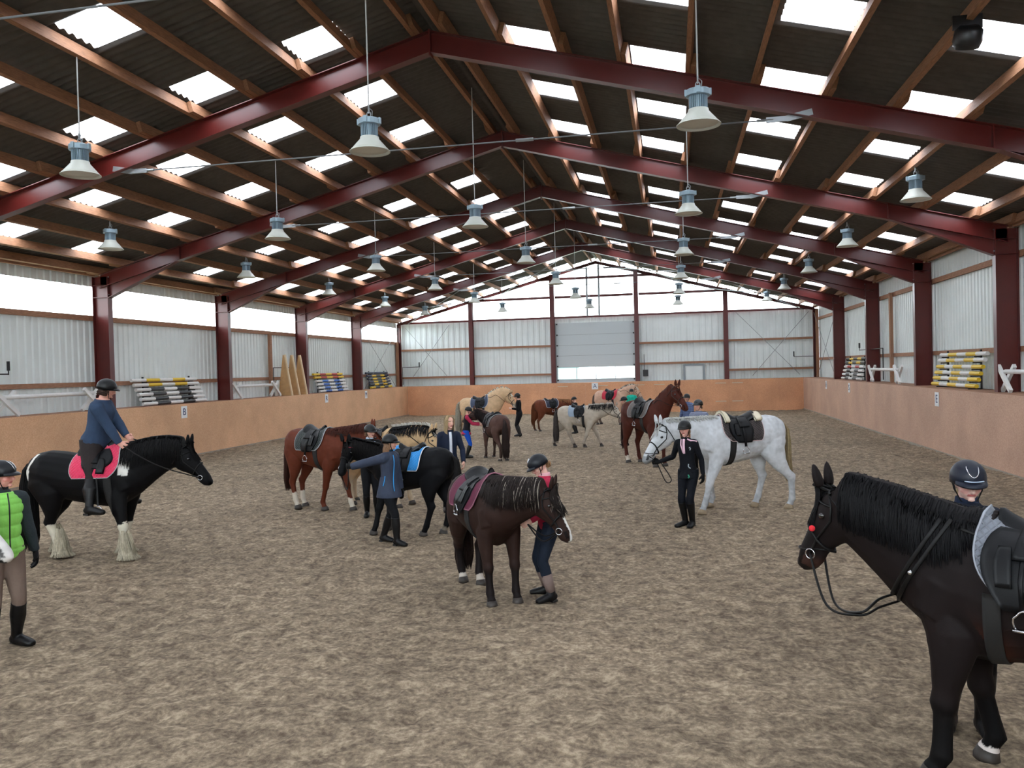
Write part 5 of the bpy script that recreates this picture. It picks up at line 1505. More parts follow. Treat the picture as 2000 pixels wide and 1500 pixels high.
        # palm faces inwards
        pn = (-sd1 * s); pn = (pn - fd * pn.dot(fd)); pn = pn.normalized() if pn.length > .05 else fd.orthogonal().normalized()
        ac = fd.cross(pn) * (1 if True else 1)
        if ac.dot(fw1 + V((0, 0, .5))) < 0: ac = -ac        # ac: towards the thumb
        hh = .105 * H
        rg = 'hand%d' % k
        add(rg, [wr - fd * .01 * H, wr + fd * .15 * hh, wr + fd * .48 * hh], [(.016 * H, .0125 * H), (.0225 * H, .0125 * H), (.025 * H, .0095 * H)], [ac] * 3)
        cu = curl[k]
        for j in range(4):
            off = (1.5 - j) * .0125 * H
            fl = (.40, .45, .42, .33)[j] * hh * 1.05
            p = wr + fd * .44 * hh + ac * off; P = [p - fd * .03 * H * .4]; ang = 0
            for q, (sl, aa) in enumerate(((.42, .55), (.32, 1.0), (.26, .8))):
                ang += cu * aa * 1.25
                dv = fd * math.cos(ang) + pn * math.sin(ang)
                P.append(p); p = p + dv * fl * sl * 1.2
            P.append(p)
            add(rg, P, [(r * H, r * H) for r in (.0062, .0063, .0058, .0053, .0042)], [ac] * 5)
        p = wr + fd * .12 * hh + ac * .017 * H; d1 = (fd * .65 + ac * .55 + pn * .35).normalized(); d2 = (fd * .8 + ac * .05 + pn * (.5 + cu * .4)).normalized()
        add(rg, [p, p + d1 * .02 * H, p + d1 * .027 * H + d2 * .010 * H, p + d1 * .027 * H + d2 * .028 * H], [(r * H, r * H) for r in (.009, .0075, .0068, .005)], [ac] * 4)
        shp[k] = (sh, el, wr, fd)
    # legs and feet
    for k, s in ((0, 1), (1, -1)):
        fx, fy, yw = feet[k][:3]; fz = feet[k][3] if len(feet[k]) > 3 else 0.0
        hip = pel + V((0, s * .050 * H, -.012 * H)); an = V((fx, fy, .048 * H + fz))
        kp = knee[k] if isinstance(knee, (tuple, list)) else knee
        kn, an2 = ik(hip, an, .246 * H, .232 * H, kp)
        an = an2
        add('leg%d' % k, [hip + V((0, -s * .006 * H, .035 * H)), hip, hip.lerp(kn, .3), hip.lerp(kn, .75), kn, kn.lerp(an, .22), kn.lerp(an, .45), kn.lerp(an, .8), an],
            [(.058 * H * b, .066 * H * b), (.056 * H * b, .062 * H * b), (.050 * H * b, .054 * H * b), (.037 * H * b, .040 * H * b), (.032 * H, .034 * H), (.031 * H, .034 * H), (.032 * H * b, .036 * H * b), (.022 * H, .025 * H), (.020 * H, .023 * H)], [V((0, 1, 0))] * 9)
        yv = R_(yw); fdn = V((math.cos(yv), math.sin(yv), feet[k][4] if len(feet[k]) > 4 else 0)).normalized(); fs = V((-math.sin(yv), math.cos(yv), 0))
        g = V((an.x, an.y, an.z - .048 * H))
        add('foot%d' % k, [g - fdn * .036 * H + V((0, 0, .016 * H)), g - fdn * .022 * H + V((0, 0, .024 * H)), g + V((0, 0, .027 * H)), g + fdn * .045 * H + V((0, 0, .022 * H)), g + fdn * .085 * H + V((0, 0, .017 * H)), g + fdn * .115 * H + V((0, 0, .013 * H)), g + fdn * .126 * H + V((0, 0, .011 * H))],
            [(.012 * H, .014 * H), (.020 * H, .024 * H), (.022 * H, .030 * H), (.024 * H, .024 * H), (.026 * H, .019 * H), (.020 * H, .014 * H), (.009 * H, .009 * H)], [fs] * 7)
        add('foot%d' % k, [an + V((0, 0, .02 * H)), an - V((0, 0, .012 * H)), an - V((0, 0, .03 * H))], [(.021 * H, .023 * H), (.021 * H, .025 * H), (.021 * H, .028 * H)], [fs] * 3)
        lf['legpts%d' % k] = (hip, kn, an)
    def emit(mb, rgs, infl=0.0, t0=0.0, t1=1.0, mul=None, nseg=10):
        for rg in rgs:
            for pts, rads, sds in lf[rg]:
                P, Rr, Sd = [], [], []
                n_ = len(pts) - 1
                N_ = max(n_ * 3, nseg)
                for i in range(N_ + 1):
                    u = t0 + (t1 - t0) * i / N_; x = u * n_; j = min(int(x), n_ - 1); f = x - j
                    g = lambda q: pts[max(0, min(n_, q))]
                    p0, p1, p2, p3 = g(j - 1), g(j), g(j + 1), g(j + 2)
                    P.append(0.5 * ((2 * p1) + (p2 - p0) * f + (2 * p0 - 5 * p1 + 4 * p2 - p3) * f * f + (3 * p1 - p0 - 3 * p2 + p3) * f ** 3))
                    a = lerp(rads[j][0], rads[j + 1][0], f) + infl; c = lerp(rads[j][1], rads[j + 1][1], f) + infl
                    if mul: k_ = mul(u, rg); a *= k_; c *= k_
                    Rr.append((a, c)); Sd.append(sds[j].lerp(sds[j + 1], f))
                mb.tube(P, Rr, 18, sides=Sd)
    mb = MB(); emit(mb, ['torso', 'neck', 'head', 'arm0', 'arm1', 'hand0', 'hand1', 'leg0', 'leg1']); emit(mb, ['foot0', 'foot1'], -.0035, 0, .93)
    me = voxel_body(mb, min(voxel, .0072 if gloves is None or True else voxel) if voxel < .010 else voxel, 1, 'body')
    co = verts_np(me)
    rel = (co - np.array(hc)) / H; F_ = rel @ np.array(hf); S2 = rel @ np.array(hs); U_ = rel @ np.array(hu)
    base = lin(*skin); rgb = np.tile(base, (len(co), 1))
    near = (np.linalg.norm(rel, axis=1) < .09)
    lips = near & (np.abs(S2) < .0135) & (np.abs(U_ + .0365) < .0052) & (F_ > .03); rgb[lips] = lin(186, 100, 98)
    brow = near & (np.abs(np.abs(S2) - .019) < .011) & (np.abs(U_ - .0115) < .0028) & (F_ > .028); rgb[brow] = lin(*(hair[0] if hair else (80, 60, 45))) * .6
    ck = near & (np.abs(np.abs(S2) - .024) < .010) & (np.abs(U_ + .02) < .012) & (F_ > .015); rgb[ck] = rgb[ck] * np.array([1.0, .80, .80])
    set_coat(me, rgb); me.materials.append(M_SKIN); link('body', me, t)
    if voxel < .0125:
        for s in (-1, 1):
            o = MB().ball(Q(.0335, s * .0175, -.002), .0085 * H, 10).build('eye', mat('eye_white', srgb(225, 222, 218), .2), t, True)
            MB().ball(Q(.0395, s * .0175, -.0025), .0037 * H, 8).build('iris', mat('dark_iris', srgb(50, 42, 38), .1), o, True)
    cv = max(voxel * 1.15, .009)
    def wear(name, mb, m, sm=2, cvx=None): 
        me = voxel_body(mb, cvx or cv, sm, name); me.materials.append(m); 
        if name == 'boot' or name == 'shoe':
            for v in me.vertices:
                if v.co.z < .004 and not seat: v.co.z = .004
        return link(name, me, t)
    if legs is not None:
        mb = MB(); emit(mb, ['leg0', 'leg1'], .008, 0, .99 if boots != 'tall' else .80); emit(mb, ['torso'], .006, 0, .36)
        wear('breeches', mb, legs)
    for k in (0, 1):
        mb = MB(); emit(mb, ['foot%d' % k], .009)
        if boots == 'tall': emit(mb, ['leg%d' % k], .012, .56, 1.0)
        elif boots == 'ankle': emit(mb, ['leg%d' % k], .012, .86, 1.0)
        bt = wear('boot', mb, M_BOOT)
        # sole and heel
        m = MB(); P_, Rd, Sd_ = lf['foot%d' % k][0]
        g0, g1 = P_[1], P_[5]; fdn = (g1 - g0).normalized(); fs = Sd_[0]
        zb = min(P_[0].z, P_[5].z)
        o0 = V((g0.x, g0.y, g0.z - .026 * H)); 
        m.bar(o0 - fdn * .015 * H, o0 + fdn * .028 * H, .044 * H, .014 * H)
        m.build('heel', M_SOLE, bt)
    if top is not None:
        mb = MB(); emit(mb, ['torso'], .012 + puff, .0 if hem >= .5 else .1, .975); emit(mb, ['arm0', 'arm1'], .010 + puff, 0, sleeve)
        if hem > .5:
            dn = (hem - .5) * H; mb.tube([pel + up * (.10 * H), pel + up * (.05 * H), pel, pel - up * (dn * .5), pel - up * dn], [((a_ * b) * H + puff, (c_ * b) * H + puff) for a_, c_ in ((.084, .064), (.094, .074), (.104, .088), (.110, .102), (.113, .112))], 24, sides=sd0)
        wear('jacket' if trim or hem > .5 else 'sweater', mb, top)
    if vest is not None:
        vm, puff = vest
        mb = MB()
        emit(mb, ['torso'], .022, .02, .93, mul=(lambda u, r: 1 + puff * (abs(math.sin(u * PI * 9)) ** .5 - .5)), nseg=90)
        wear('vest', mb, vm, 1, .008)
    if collar is not None:
        mb = MB(); mb.tube([nb - up * .012 * H, nb + up * .012 * H, nb + up * .035 * H], [(.046 * H, .046 * H), (.042 * H, .043 * H), (.040 * H, .041 * H)], 18, sides=sd1)
        wear('collar', mb, collar)
    # strips that lie on the chest/back: (name, material, [(torso height, angle deg)...], radius)
    tb = None
    if trim:
        tmb = MB(); emit(tmb, ['torso', 'arm0', 'arm1'], (.024 if vest else .013) + puff, 0, 1.0)
        if hem > .5: dn = (hem - .5) * H; tmb.tube([pel + up * (.10 * H), pel + up * (.05 * H), pel, pel - up * (dn * .5), pel - up * dn], [((a_ * b) * H + puff, (c_ * b) * H + puff) for a_, c_ in ((.084, .064), (.094, .074), (.104, .088), (.110, .102), (.113, .110))], 24, sides=sd0)
        tme = tmb.mesh('tmp'); tb = bvh_of(tme); bpy.data.meshes.remove(tme)
        for nm, mt, path, r_ in trim:
            P = []
            for hz, an in path:
                f = max(0, hz / .345); sdl = (sd0 * (1 - f) + sd1 * f).normalized(); fwl = sdl.cross(up)
                d = fwl * math.cos(R_(an)) + sdl * math.sin(R_(an)); c = pel + up * (hz * H)
                h = tb.ray_cast(c + d * .4 * H, -d, .5 * H)
                P.append((h[0] if h[0] is not None else c + d * .07 * H) + d * .003)
            MB().tube(P, r_, 6).build(nm, mt, t, True)
    if gloves is not None:
        for k in (0, 1):
            mb = MB(); emit(mb, ['hand%d' % k], .0028); emit(mb, ['arm%d' % k], .004, .93, 1.0); wear('glove', mb, gloves, 1, min(cv, .0065) if voxel < .0125 else cv)
    # helmet
    HM = Matrix(((hf.x, hs.x, hu.x, hc.x), (hf.y, hs.y, hu.y, hc.y), (hf.z, hs.z, hu.z, hc.z), (0, 0, 0, 1)))
    if helmet:
        hm = helmet_col or mat('matt_navy_black_helmet', srgb(15, 18, 25), .4, spec=.35)
        m = MB(); n = 28; ring = []; base_ = 0
        Hs = H / 1.0
        ths = [i / 10 * PI * .56 for i in range(11)]
        for layer, g in ((0, 1.0), (1, .93)):
            for th in ths:
                for j in range(n):
                    a = 2 * PI * j / n
                    x = .074 * math.sin(th) * math.cos(a) - .010; y = .0615 * math.sin(th) * math.sin(a); z = .066 * math.cos(th) + .016
                    if th > PI * .5: z -= .006 * (1 - math.cos(a)) * (th - PI * .5) / .19      # lower at the back
                    m.v.append(tuple(HM @ (V(((x + .010) * g - .010, y * g, (z - .016) * g + .016)) * H)))
        Wn = len(ths) * n
        for k in range(len(ths) - 1):
            for j in range(n):
                a0, a1, b0, b1 = k * n + j, k * n + (j + 1) % n, (k + 1) * n + j, (k + 1) * n + (j + 1) % n
                m.f.append((a0, b0, b1, a1)); m.mi.append(0); m.f.append((Wn + a0, Wn + a1, Wn + b1, Wn + b0)); m.mi.append(0)
        k = len(ths) - 1
        for j in range(n):
            a0, a1 = k * n + j, k * n + (j + 1) % n; m.f.append((a0, Wn + a0, Wn + a1, a1)); m.mi.append(0)
        he = m.build('helmet', hm, t, True)
        # visor
        m = MB(); nn = 14; base_ = 0
        for layer in (0, 1):
            for r_, dz in ((.93, 0), (1.17, -.004), (1.33, -.012)):
                for j in range(nn + 1):
                    a = lerp(-1.05, 1.05, j / nn); fl = 1 + (r_ - 1) * math.cos(a * 1.35) if r_ > 1 else r_
                    x = .074 * fl * math.cos(a) - .010; y = .0615 * (fl * .98) * math.sin(a); z = .020 + dz - .010 * (1 - math.cos(a)) * .3 - layer * .005
                    m.v.append(tuple(HM @ (V((x, y, z)) * H)))
        W_ = nn + 1; S3 = 3 * W_
        for r_ in range(2):
            for j in range(nn):
                a = r_ * W_ + j; m.f.append((a, a + 1, a + W_ + 1, a + W_)); m.mi.append(0)
                a += S3; m.f.append((a, a + W_, a + W_ + 1, a + 1)); m.mi.append(0)
        for j in range(nn):
            a = 2 * W_ + j; m.f.append((a, a + 1, a + 1 + S3, a + S3)); m.mi.append(0)
        m.build('visor', hm, he, True)
        m = MB()
        for s in (-1, 1):
            m.tube([Q(-.002, s * .052, .004), Q(.004, s * .046, -.03), Q(.014, s * .028, -.068), Q(.020, s * .006, -.079)], .0045, 6)
            m.tube([Q(-.03, s * .050, .0), Q(-.012, s * .047, -.028), Q(.004, s * .046, -.034)], .004, 6)
        m.build('chin_strap', M_STRAP, he, True)
        if extras and 'helmet_piping' in extras:
            P = []
            for j in range(15):
                a = lerp(-.55, .55, j / 14); th = PI * (.20 + .19 * math.cos(a * PI / 1.1))
                P.append(HM @ (V((.0755 * math.sin(th) * math.cos(a) - .010, .063 * math.sin(th) * math.sin(a), .0675 * math.cos(th) + .016)) * H))
            MB().tube(P, .0032, 6).build('silver_piping', M_CHROME, he, True)
            P = []
            for j in range(11):
                a = lerp(-.5, .5, j / 10); P.append(HM @ (V((.081 * math.cos(a) - .010, .067 * math.sin(a), .0255)) * H))
            MB().tube(P, [(.0032, .0055)] * 11, 8, sides=hu).build('silver_trim', mat('silver_blue_trim', srgb(190, 205, 225), .3, .4), he, True)
        if extras and 'helmet_glitter' in extras:
            for yy in (-.012, .012):
                P = [HM @ (V((.075 * math.sin(th) - .010, yy, .0675 * math.cos(th) + .016)) * H) for th in np.linspace(.45, 1.35, 8)]
                MB().tube(P, .0028, 5).build('silver_piping', M_CHROME, he, True)
    # hair
    if hair is not None:
        hcx = lin(*hair[0]); style = hair[1]; rr = random.Random(sum(map(ord, key)) + 7)
        m = MB(); cols = []
        def st(pts, w_, c):
            base = len(m.v); n_ = len(pts)
            for k in range(n_):
                tt = (pts[min(k + 1, n_ - 1)] - pts[max(k - 1, 0)]).normalized(); a_ = tt.orthogonal().normalized(); b_ = tt.cross(a_); r_ = w_ * (1 - .8 * (k / (n_ - 1)) ** 2)
                for j in range(3):
                    an = 2 * PI * j / 3; m.v.append(tuple(pts[k] + a_ * r_ * math.cos(an) + b_ * r_ * math.sin(an))); cols.append(c)
            for k in range(n_ - 1):
                for j in range(3):
                    m.f.append((base + 3 * k + j, base + 3 * k + (j + 1) % 3, base + 3 * k + 3 + (j + 1) % 3, base + 3 * k + 3 + j)); m.mi.append(0)
        NS = 260 if voxel < .0125 else 110
        if style == 'pony':
            L = hair[2] if len(hair) > 2 else .14
            for i in range(NS):
                an = rr.uniform(0, 2 * PI); q = math.sqrt(rr.random()) * .014
                r0 = Q(-.062, 0, -.005)
                pts = [Q(-.045, q * math.cos(an), -.01 + q * math.sin(an)), r0 + hs * q * math.cos(an) * H + hu * q * math.sin(an) * H]
                for j in range(1, 6):
                    wv = .9 + .5 * math.sin(j * .55)
                    pts.append(r0 - hf * (.014 + .003 * j) * H + hs * q * math.cos(an) * wv * H + hf * q * math.sin(an) * wv * H - V((0, 0, L * H * j / 5 * rr.uniform(.85, 1.08))))
                st(pts, .0022 * H, hcx * (.75 + .5 * rr.random()))
            for i in range(NS // 2):      # hair at the nape below the helmet
                an = rr.uniform(1.9, 4.4); c0 = V((.050 * math.cos(an) - .008, .043 * math.sin(an), 0))
                st([Q(c0.x, c0.y, .015), Q(c0.x * 1.04 - .001, c0.y * 1.04, -.01), Q(-.052, c0.y * .5, -.016)], .003 * H, hcx * (.7 + .4 * rr.random()))
        elif style in ('loose', 'short', 'long'):
            L = {'loose': .12, 'short': .035, 'long': .11}[style]
            if len(hair) > 2: L = hair[2]
            for i in range(NS * 2):
                if style == 'long' and i % 5 == 0:      # front hair parted to the sides
                    s_ = 1 if i % 2 else -1; j_ = rr.random()
                    st([Q(.020 - .03 * j_, 0, .066), Q(.036 - .03 * j_, s_ * .020, .056), Q(.030 - .025 * j_, s_ * .042, .030), Q(.012 - .01 * j_, s_ * .053, -.005), Q(.004, s_ * .054, -.04), Q(.006, s_ * .052, -.08)], .0045 * H, hcx * (.7 + .5 * rr.random()))
                    continue
                if style == 'long':      # no helmet: crown to shoulders
                    an = rr.uniform(.75, 2 * PI - .75); c = V((.062 * math.cos(an) - .008, .050 * math.sin(an), 0))
                    pts = [Q(-.008 + .01 * math.cos(an), .004 * math.sin(an), .069), Q(c.x * .55 - .004, c.y * .6, .064), Q(c.x * .92, c.y * .95, .035), Q(c.x, c.y * 1.02, .0), Q(c.x * .95 - .004, c.y, -.04)]
                    for j in (1, 2, 3): pts.append(Q(c.x * .85 - .008, c.y * 1.05, -.04) - V((0, 0, L * H * j / 3 * rr.uniform(.8, 1.1))))
                    st(pts, .0042 * H, hcx * (.7 + .5 * rr.random()))
                else:
                    an = rr.uniform(1.5, 2 * PI - 1.5); c = V((.052 * math.cos(an) - .008, .046 * math.sin(an), 0))
                    pts = [Q(c.x, c.y, .012), Q(c.x * 1.05, c.y * 1.04, -.015)]
                    ph_ = rr.uniform(0, 1.5)
                    for j in range(1, 8): pts.append(Q(c.x * 1.05 - .002 * j + .005 * math.sin(j * 1.3 + ph_), c.y * (1.04 - .02 * j) + .006 * math.sin(j * 1.1 + ph_ * 2), -.015) - V((0, 0, L * H * j / 7 * rr.uniform(.9, 1.05))))
                    st(pts, .0034 * H, hcx * (.7 + .5 * rr.random()))
        me2 = m.mesh('hair', True); set_coat(me2, np.array(cols)); me2.materials.append(M_FHAIR); link('hair', me2, t)
    return dict(t=t, H=H, sh=shp, hc=hc, lf=lf)
def p2w(P, v):
    M = Matrix.Translation(P['t'].location) @ Matrix.Rotation(P['t'].rotation_euler.z, 4, 'Z'); return M @ V(v)
def w2p(root, hd, v, z=0):
    M = Matrix.Translation((root[0], root[1], z)) @ Matrix.Rotation(math.radians(hd), 4, 'Z'); return M.inverted() @ V(v)

BLK = cloth('black_breeches', (15, 16, 20)); BLKJ = cloth('black_jacket', (13, 14, 19)); BGL = mat('black_glove', srgb(13, 13, 15), .7, spec=.2)
HM2 = mat('black_helmet', srgb(11, 12, 15), .4, spec=.35)
def rein_line(a, b, sag, m=None):
    pass
# P1 rider in the blue sweater on the cob
hd = 6; r1 = (-3.875, 10.055)
B1 = h1['H']
def seat_h(I, x):
    p, d = trunk_ray(I, x, 0); return p.z
def stirr(I, s, x=.06, ph=80):
    p, d = trunk_ray(I, x, s * math.radians(ph)); return p
sz_ = seat_h(h1, -.03) + .075
pl_, pr_ = stirr(h1, 1), stirr(h1, -1)
P1 = person('rider', 1.80, r1, hd, 'person in a dark blue sweater and black helmet riding the pinto cob', pelvis=(-.03, 0, sz_ + .075), lean=12, twist=14, head=(30, -4), seat=True,
    feet=((.12, pl_.y + .15, 6, .66), (.12, pr_.y - .15, -6, .66)), knee=(V((.75, 1, .2)), V((.75, -1, .2))), hands=((.42, .07, sz_ + .10), (.38, -.10, sz_ + .06)), elbow=(V((-1, .5, -.6)), V((-1, -.5, -.6))), hdir=((1, -.1, -.5), (1, .1, -.5)), curl=(.9, .9),
    top=cloth('slate_blue_knit', (52, 68, 92), .9, (90, .004)), legs=cloth('dark_brown_breeches', (44, 38, 38)), boots='tall', hair=((70, 45, 35), 'short'), voxel=.0075, build=1.34, helmet_col=HM2, skin=(226, 168, 150), hem=.5, extras=None)
for s, pp in ((1, pl_), (-1, pr_)):
    t_ = world_parent(thing('stirrup', 'steel stirrup on its leather at the rider\'s %s foot' % ('left' if s > 0 else 'right'), 'stirrup'), h1)
    fx = .12 + .185 + .05
    yy = pp.y + s * .15
    MB().tube([V((.27, pp.y + s * .03, 1.12)), V((fx, yy, .76))], [(.013, .004)] * 2, 6, sides=(1, 0, 0)).build('stirrup_leather', M_STRAP, t_)
    m = MB(); c = V((fx, yy, .70)); m.tube([c + V((.055 * math.sin(a_), 0, .06 * math.cos(a_))) for a_ in np.linspace(-2.3, 2.3, 15)], .007, 6); m.box(c.x - .055, c.x + .055, c.y - .03, c.y + .03, c.z - .056, c.z - .044); m.build('stirrup_iron', M_CHROME, t_, True)
def rein_between(I, s, pts, label=None, r=.008):
    """a rein from the bit to world points, as a part of that horse's bridle"""
    br = [o for o in bpy.data.objects if o.name.startswith('bridle') and o.parent is None and (o.location - I['t'].location).length < 1e-4][0]
    M = Matrix.Translation(I['t'].location) @ Matrix.Rotation(I['t'].rotation_euler.z, 4, 'Z'); Mi = M.inverted()
    P = [I['bit'](s)] + [Mi @ V(p) for p in pts]; Q_ = []; n_ = len(P) - 1
    for k in range(n_ * 8 + 1):
        u = k / 8; i_ = min(int(u), n_ - 1); f = u - i_
        g = lambda j: P[max(0, min(n_, j))]
        p0, p1, p2, p3 = g(i_ - 1), g(i_), g(i_ + 1), g(i_ + 2)
        Q_.append(0.5 * ((2 * p1) + (p2 - p0) * f + (2 * p0 - 5 * p1 + 4 * p2 - p3) * f * f + (3 * p1 - p0 - 3 * p2 + p3) * f ** 3))
    MB().tube(Q_, r, 6).build('rein', M_STRAP, br, True)
def bitw(I, s): return loc2w(I, I['bit'](s))
def handw(P, k, along=.05): sh, el, wr, fd = P['sh'][k]; return p2w(P, wr + fd * along)
for s, k in ((1, 0), (-1, 1)):
    a, b_ = bitw(h1, s), handw(P1, k); la = loc2w_inv(h1, a.lerp(b_, .42)); lb = loc2w_inv(h1, a.lerp(b_, .72)); la.y = s * .20; la.z -= .03; lb.y = s * .25; rein_between(h1, s, [loc2w(h1, la), loc2w(h1, lb), b_])

# P2 woman in the green vest, left edge
zipb = mat('black_zip', srgb(15, 15, 17), .5)
P2 = person('vest', 1.70, (-2.15, 6.50), -30, 'person in a bright green padded vest and beige breeches at the left edge', feet=((.0, .10, 20), (-.02, -.13, -20)), head=(48, -2), hands=((-.02, .30, .80), (.30, -.18, .95)), hdir=((.1, 0, -1), (1, .3, 0)), curl=(.4, .8), elbow=(V((-1, .6, 0)), V((-1, -.6, -.4))),
    top=cloth('charcoal_fleece', (46, 54, 58)), vest=(cloth('lime_green_quilted_nylon', (146, 220, 102), .45, (30, .004)), .10), legs=cloth('taupe_breeches', (116, 98, 88)), gloves=BGL, collar=cloth('dark_grey_collar', (50, 52, 56)), boots='tall', hair=((90, 62, 48), 'short'), voxel=.0065, build=1.05, hem=.5,
    trim=[('zipper', zipb, [(z, 0) for z in np.linspace(.0, .335, 12)], .006)], skin=(226, 160, 146), extras=('helmet_glitter',))
rein_between(h14, -1, [bitw(h14, -1).lerp(handw(P2, 1), .5) + V((0, 0, -.15)), handw(P2, 1)])

# P3 girl in black between the chestnut and the black pony
P3 = person('whitebow', 1.55, (-1.13, 13.28), -70, 'person in a black outfit with pale scarf between the chestnut and black pony', feet=((.02, .09, 5), (0, -.08, -5)), head=(38, -4), top=cloth('black_top', (13, 13, 16)), legs=BLK, boots='tall', hair=((150, 110, 80), 'short'), helmet_col=HM2, voxel=.009,
    collar=cloth('pale_blue_scarf', (190, 205, 225)), hands=((.22, .12, .95), (.22, -.14, .98)), trim=[('pale_sash', cloth('white_blue_sash', (190, 205, 225)), [(.31, 55), (.27, 42), (.20, 30), (.13, 22)], .018)])

# P4 girl in the blue-grey jacket holding the black pony
azure = mat('azure_piping', srgb(40, 150, 220), .5)
hb = bitw(h3, 1)
r4 = (-.05, 11.17)
L4 = w2p(r4, 185, hb + V((.10, -.04, -.06)))
P4 = person('jacketgirl', 1.54, r4, -22, 'person in a grey-blue jacket with bright blue zip leading the black pony', feet=((-.20, .07, 2), (.18, -.07, -6)), twist=10, lean=1, head=(28, -3), hands=(None, tuple(w2p(r4, -22, (-.62, 10.98, 1.10)))), elbow=(None, V((0, -1, -.8))),
    hdir=(None, (-1, 0, .1)), curl=(.4, .9), top=cloth('slate_softshell', (54, 62, 80), .6, (14, .012)), hem=.585, puff=.016, legs=BLK, boots='tall', hair=((140, 104, 76), 'loose', .13), helmet_col=HM2, voxel=.007, gloves=BGL, build=.98,
    collar=cloth('teal_hood', (20, 52, 70)), trim=[('zipper', azure, [(z, -22) for z in np.linspace(-.02, .31, 12)], .006), ('pocket_zip', azure, [(z, -78 + (z - .06) * 60) for z in np.linspace(.03, .12, 5)], .006)])
rein_between(h3, 1, [handw(P4, 1)])
rein_between(h3, -1, [bitw(h3, -1) + V((.08, .02, -.28)), handw(P4, 1) + V((-.02, 0, -.30)), handw(P4, 1)])

# P5 blonde woman in navy behind the pony's rump
P5 = person('blonde', 1.66, (0.12, 13.82), -66, 'person with long blonde hair and navy jacket over a white shirt', feet=((0, .09, 5), (0, -.09, -5)), head=(20, 0), helmet=False, hair=((178, 152, 112), 'long', .10), build=.88, top=cloth('navy_blazer', (26, 34, 54), .7, (12, .012)), hem=.59, puff=.006, legs=BLK, boots='tall', voxel=.009,
    hands=((.16, .22, .86), (.03, -.17, .82)), elbow=(V((-1, .6, 0)), None), trim=[('shirt_front', cloth('white_shirt', (215, 220, 232)), [(z, 6) for z in np.linspace(-.02, .32, 10)], .026)])

# P6 girl behind the brown pony
P6 = person('pinkgirl', 1.52, (2.63, 8.66), -152, 'person in a raspberry top and dark breeches behind the brown pony\'s head', feet=((.05, .17, 16), (.0, -.10, -16)), lean=4, head=(-10, -26), hands=((.26, .18, .86), (.24, -.22, .92)), curl=(.8, .8), top=cloth('raspberry_sweater', (170, 42, 70), .85), legs=cloth('navy_breeches', (24, 32, 46)), boots='ankle',
    hair=((170, 128, 90), 'pony', .05), voxel=.007, build=.95, collar=cloth('pink_collar', (222, 170, 176)), helmet_col=mat('navy_black_helmet', srgb(13, 17, 26), .4, spec=.35), extras=('helmet_glitter',), skin=(230, 184, 168))
for k in (0, 1):
    hip, kn, an = P6['lf']['legpts%d' % k]
    MB().tube([kn.lerp(an, .42), kn.lerp(an, .95)], [(.056, .060), (.044, .048)], 14, sides=(0, 1, 0)).build('half_chap', cloth('taupe_chap', (122, 104, 98)), P6['t'], True)
rein_between(h5, 1, [bitw(h5, 1).lerp(handw(P6, 0), .5) + V((0, 0, -.10)), handw(P6, 0)])
rein_between(h5, -1, [bitw(h5, -1).lerp(handw(P6, 0), .5) + V((0, 0, -.14)), handw(P6, 0)])

# P7 girl in the black vest and blue breeches
P7 = person('bluelegs', 1.42, (-1.74, 22.38), 14, 'person in a black vest, raspberry sleeves and bright blue breeches', feet=((0, .09, 5), (0, -.08, -5)), lean=4, head=(4, -12), hands=((.38, .10, .96), (.38, -.04, .92)), hdir=((1, 0, -.1), (1, 0, -.1)), curl=(.7, .7), top=cloth('raspberry_shirt', (176, 48, 80), .8), hem=.55, vest=(cloth('black_vest', (28, 26, 32)), .02),
    legs=cloth('royal_blue_breeches', (28, 84, 190)), boots='tall', hair=((200, 170, 130), 'pony', .16), helmet_col=HM2, voxel=.011, build=.95)
rein_between(h12, 1, [handw(P7, 0)])

# P8 in dark clothes holding the cream horse
P8 = person('darkholder', 1.56, (-1.56, 29.64), 182, 'person in dark clothes standing at the arched-neck dun horse\'s head', feet=((0, .12, 5), (0, -.12, -5)), hands=((.26, .10, 1.02), (.24, -.10, 1.0)), top=BLKJ, legs=BLK, boots='tall', helmet_col=HM2, voxel=.013, head=(0, -10), hair=((60, 45, 38), 'short'))

# P9 girl in the embroidered black jacket at the grey horse
M9 = mat('silver_embroidery', srgb(190, 200, 205), .5); M9g = mat('green_embroidery', srgb(50, 150, 120), .5); PK = cloth('pink_shirt', (226, 188, 204))
P9 = person('embroid', 1.58, (4.17, 12.66), -112, 'person in a black embroidered jacket with pink collar holding the grey horse', feet=((.0, .05, 5), (.03, -.05, -28)), twist=-4, side=2, head=(6, -2), hands=((.02, .24, .80), (.10, -.42, .97)), elbow=(None, V((-.2, -.6, -1))), hdir=((.1, 0, -1), (.3, -1, .05)), curl=(.4, .9), top=cloth('black_softshell', (11, 13, 20)), hem=.55,
    legs=cloth('black_navy_breeches', (13, 16, 24)), boots='tall', hair=((150, 112, 80), 'loose', .09), helmet_col=HM2, voxel=.007, gloves=BGL, build=.86, skin=(230, 178, 164),
    trim=[('shirt_front', PK, [(z, 2) for z in np.linspace(.19, .325, 7)], .020), ('lapel', PK, [(.325, 40), (.31, 62), (.30, 84)], .012), ('lapel', PK, [(.325, -40), (.27, -24), (.20, -8)], .010),
          ('embroidery', M9, [(.24, 42), (.25, 48), (.235, 52), (.22, 46)], .006), ('embroidery', M9, [(.09, 30), (.07, 26), (.055, 32), (.05, 42)], .007), ('embroidery', M9g, [(-.01, 20), (-.03, 26), (-.04, 18)], .010)])
rein_between(h6, 1, [handw(P9, 1)])
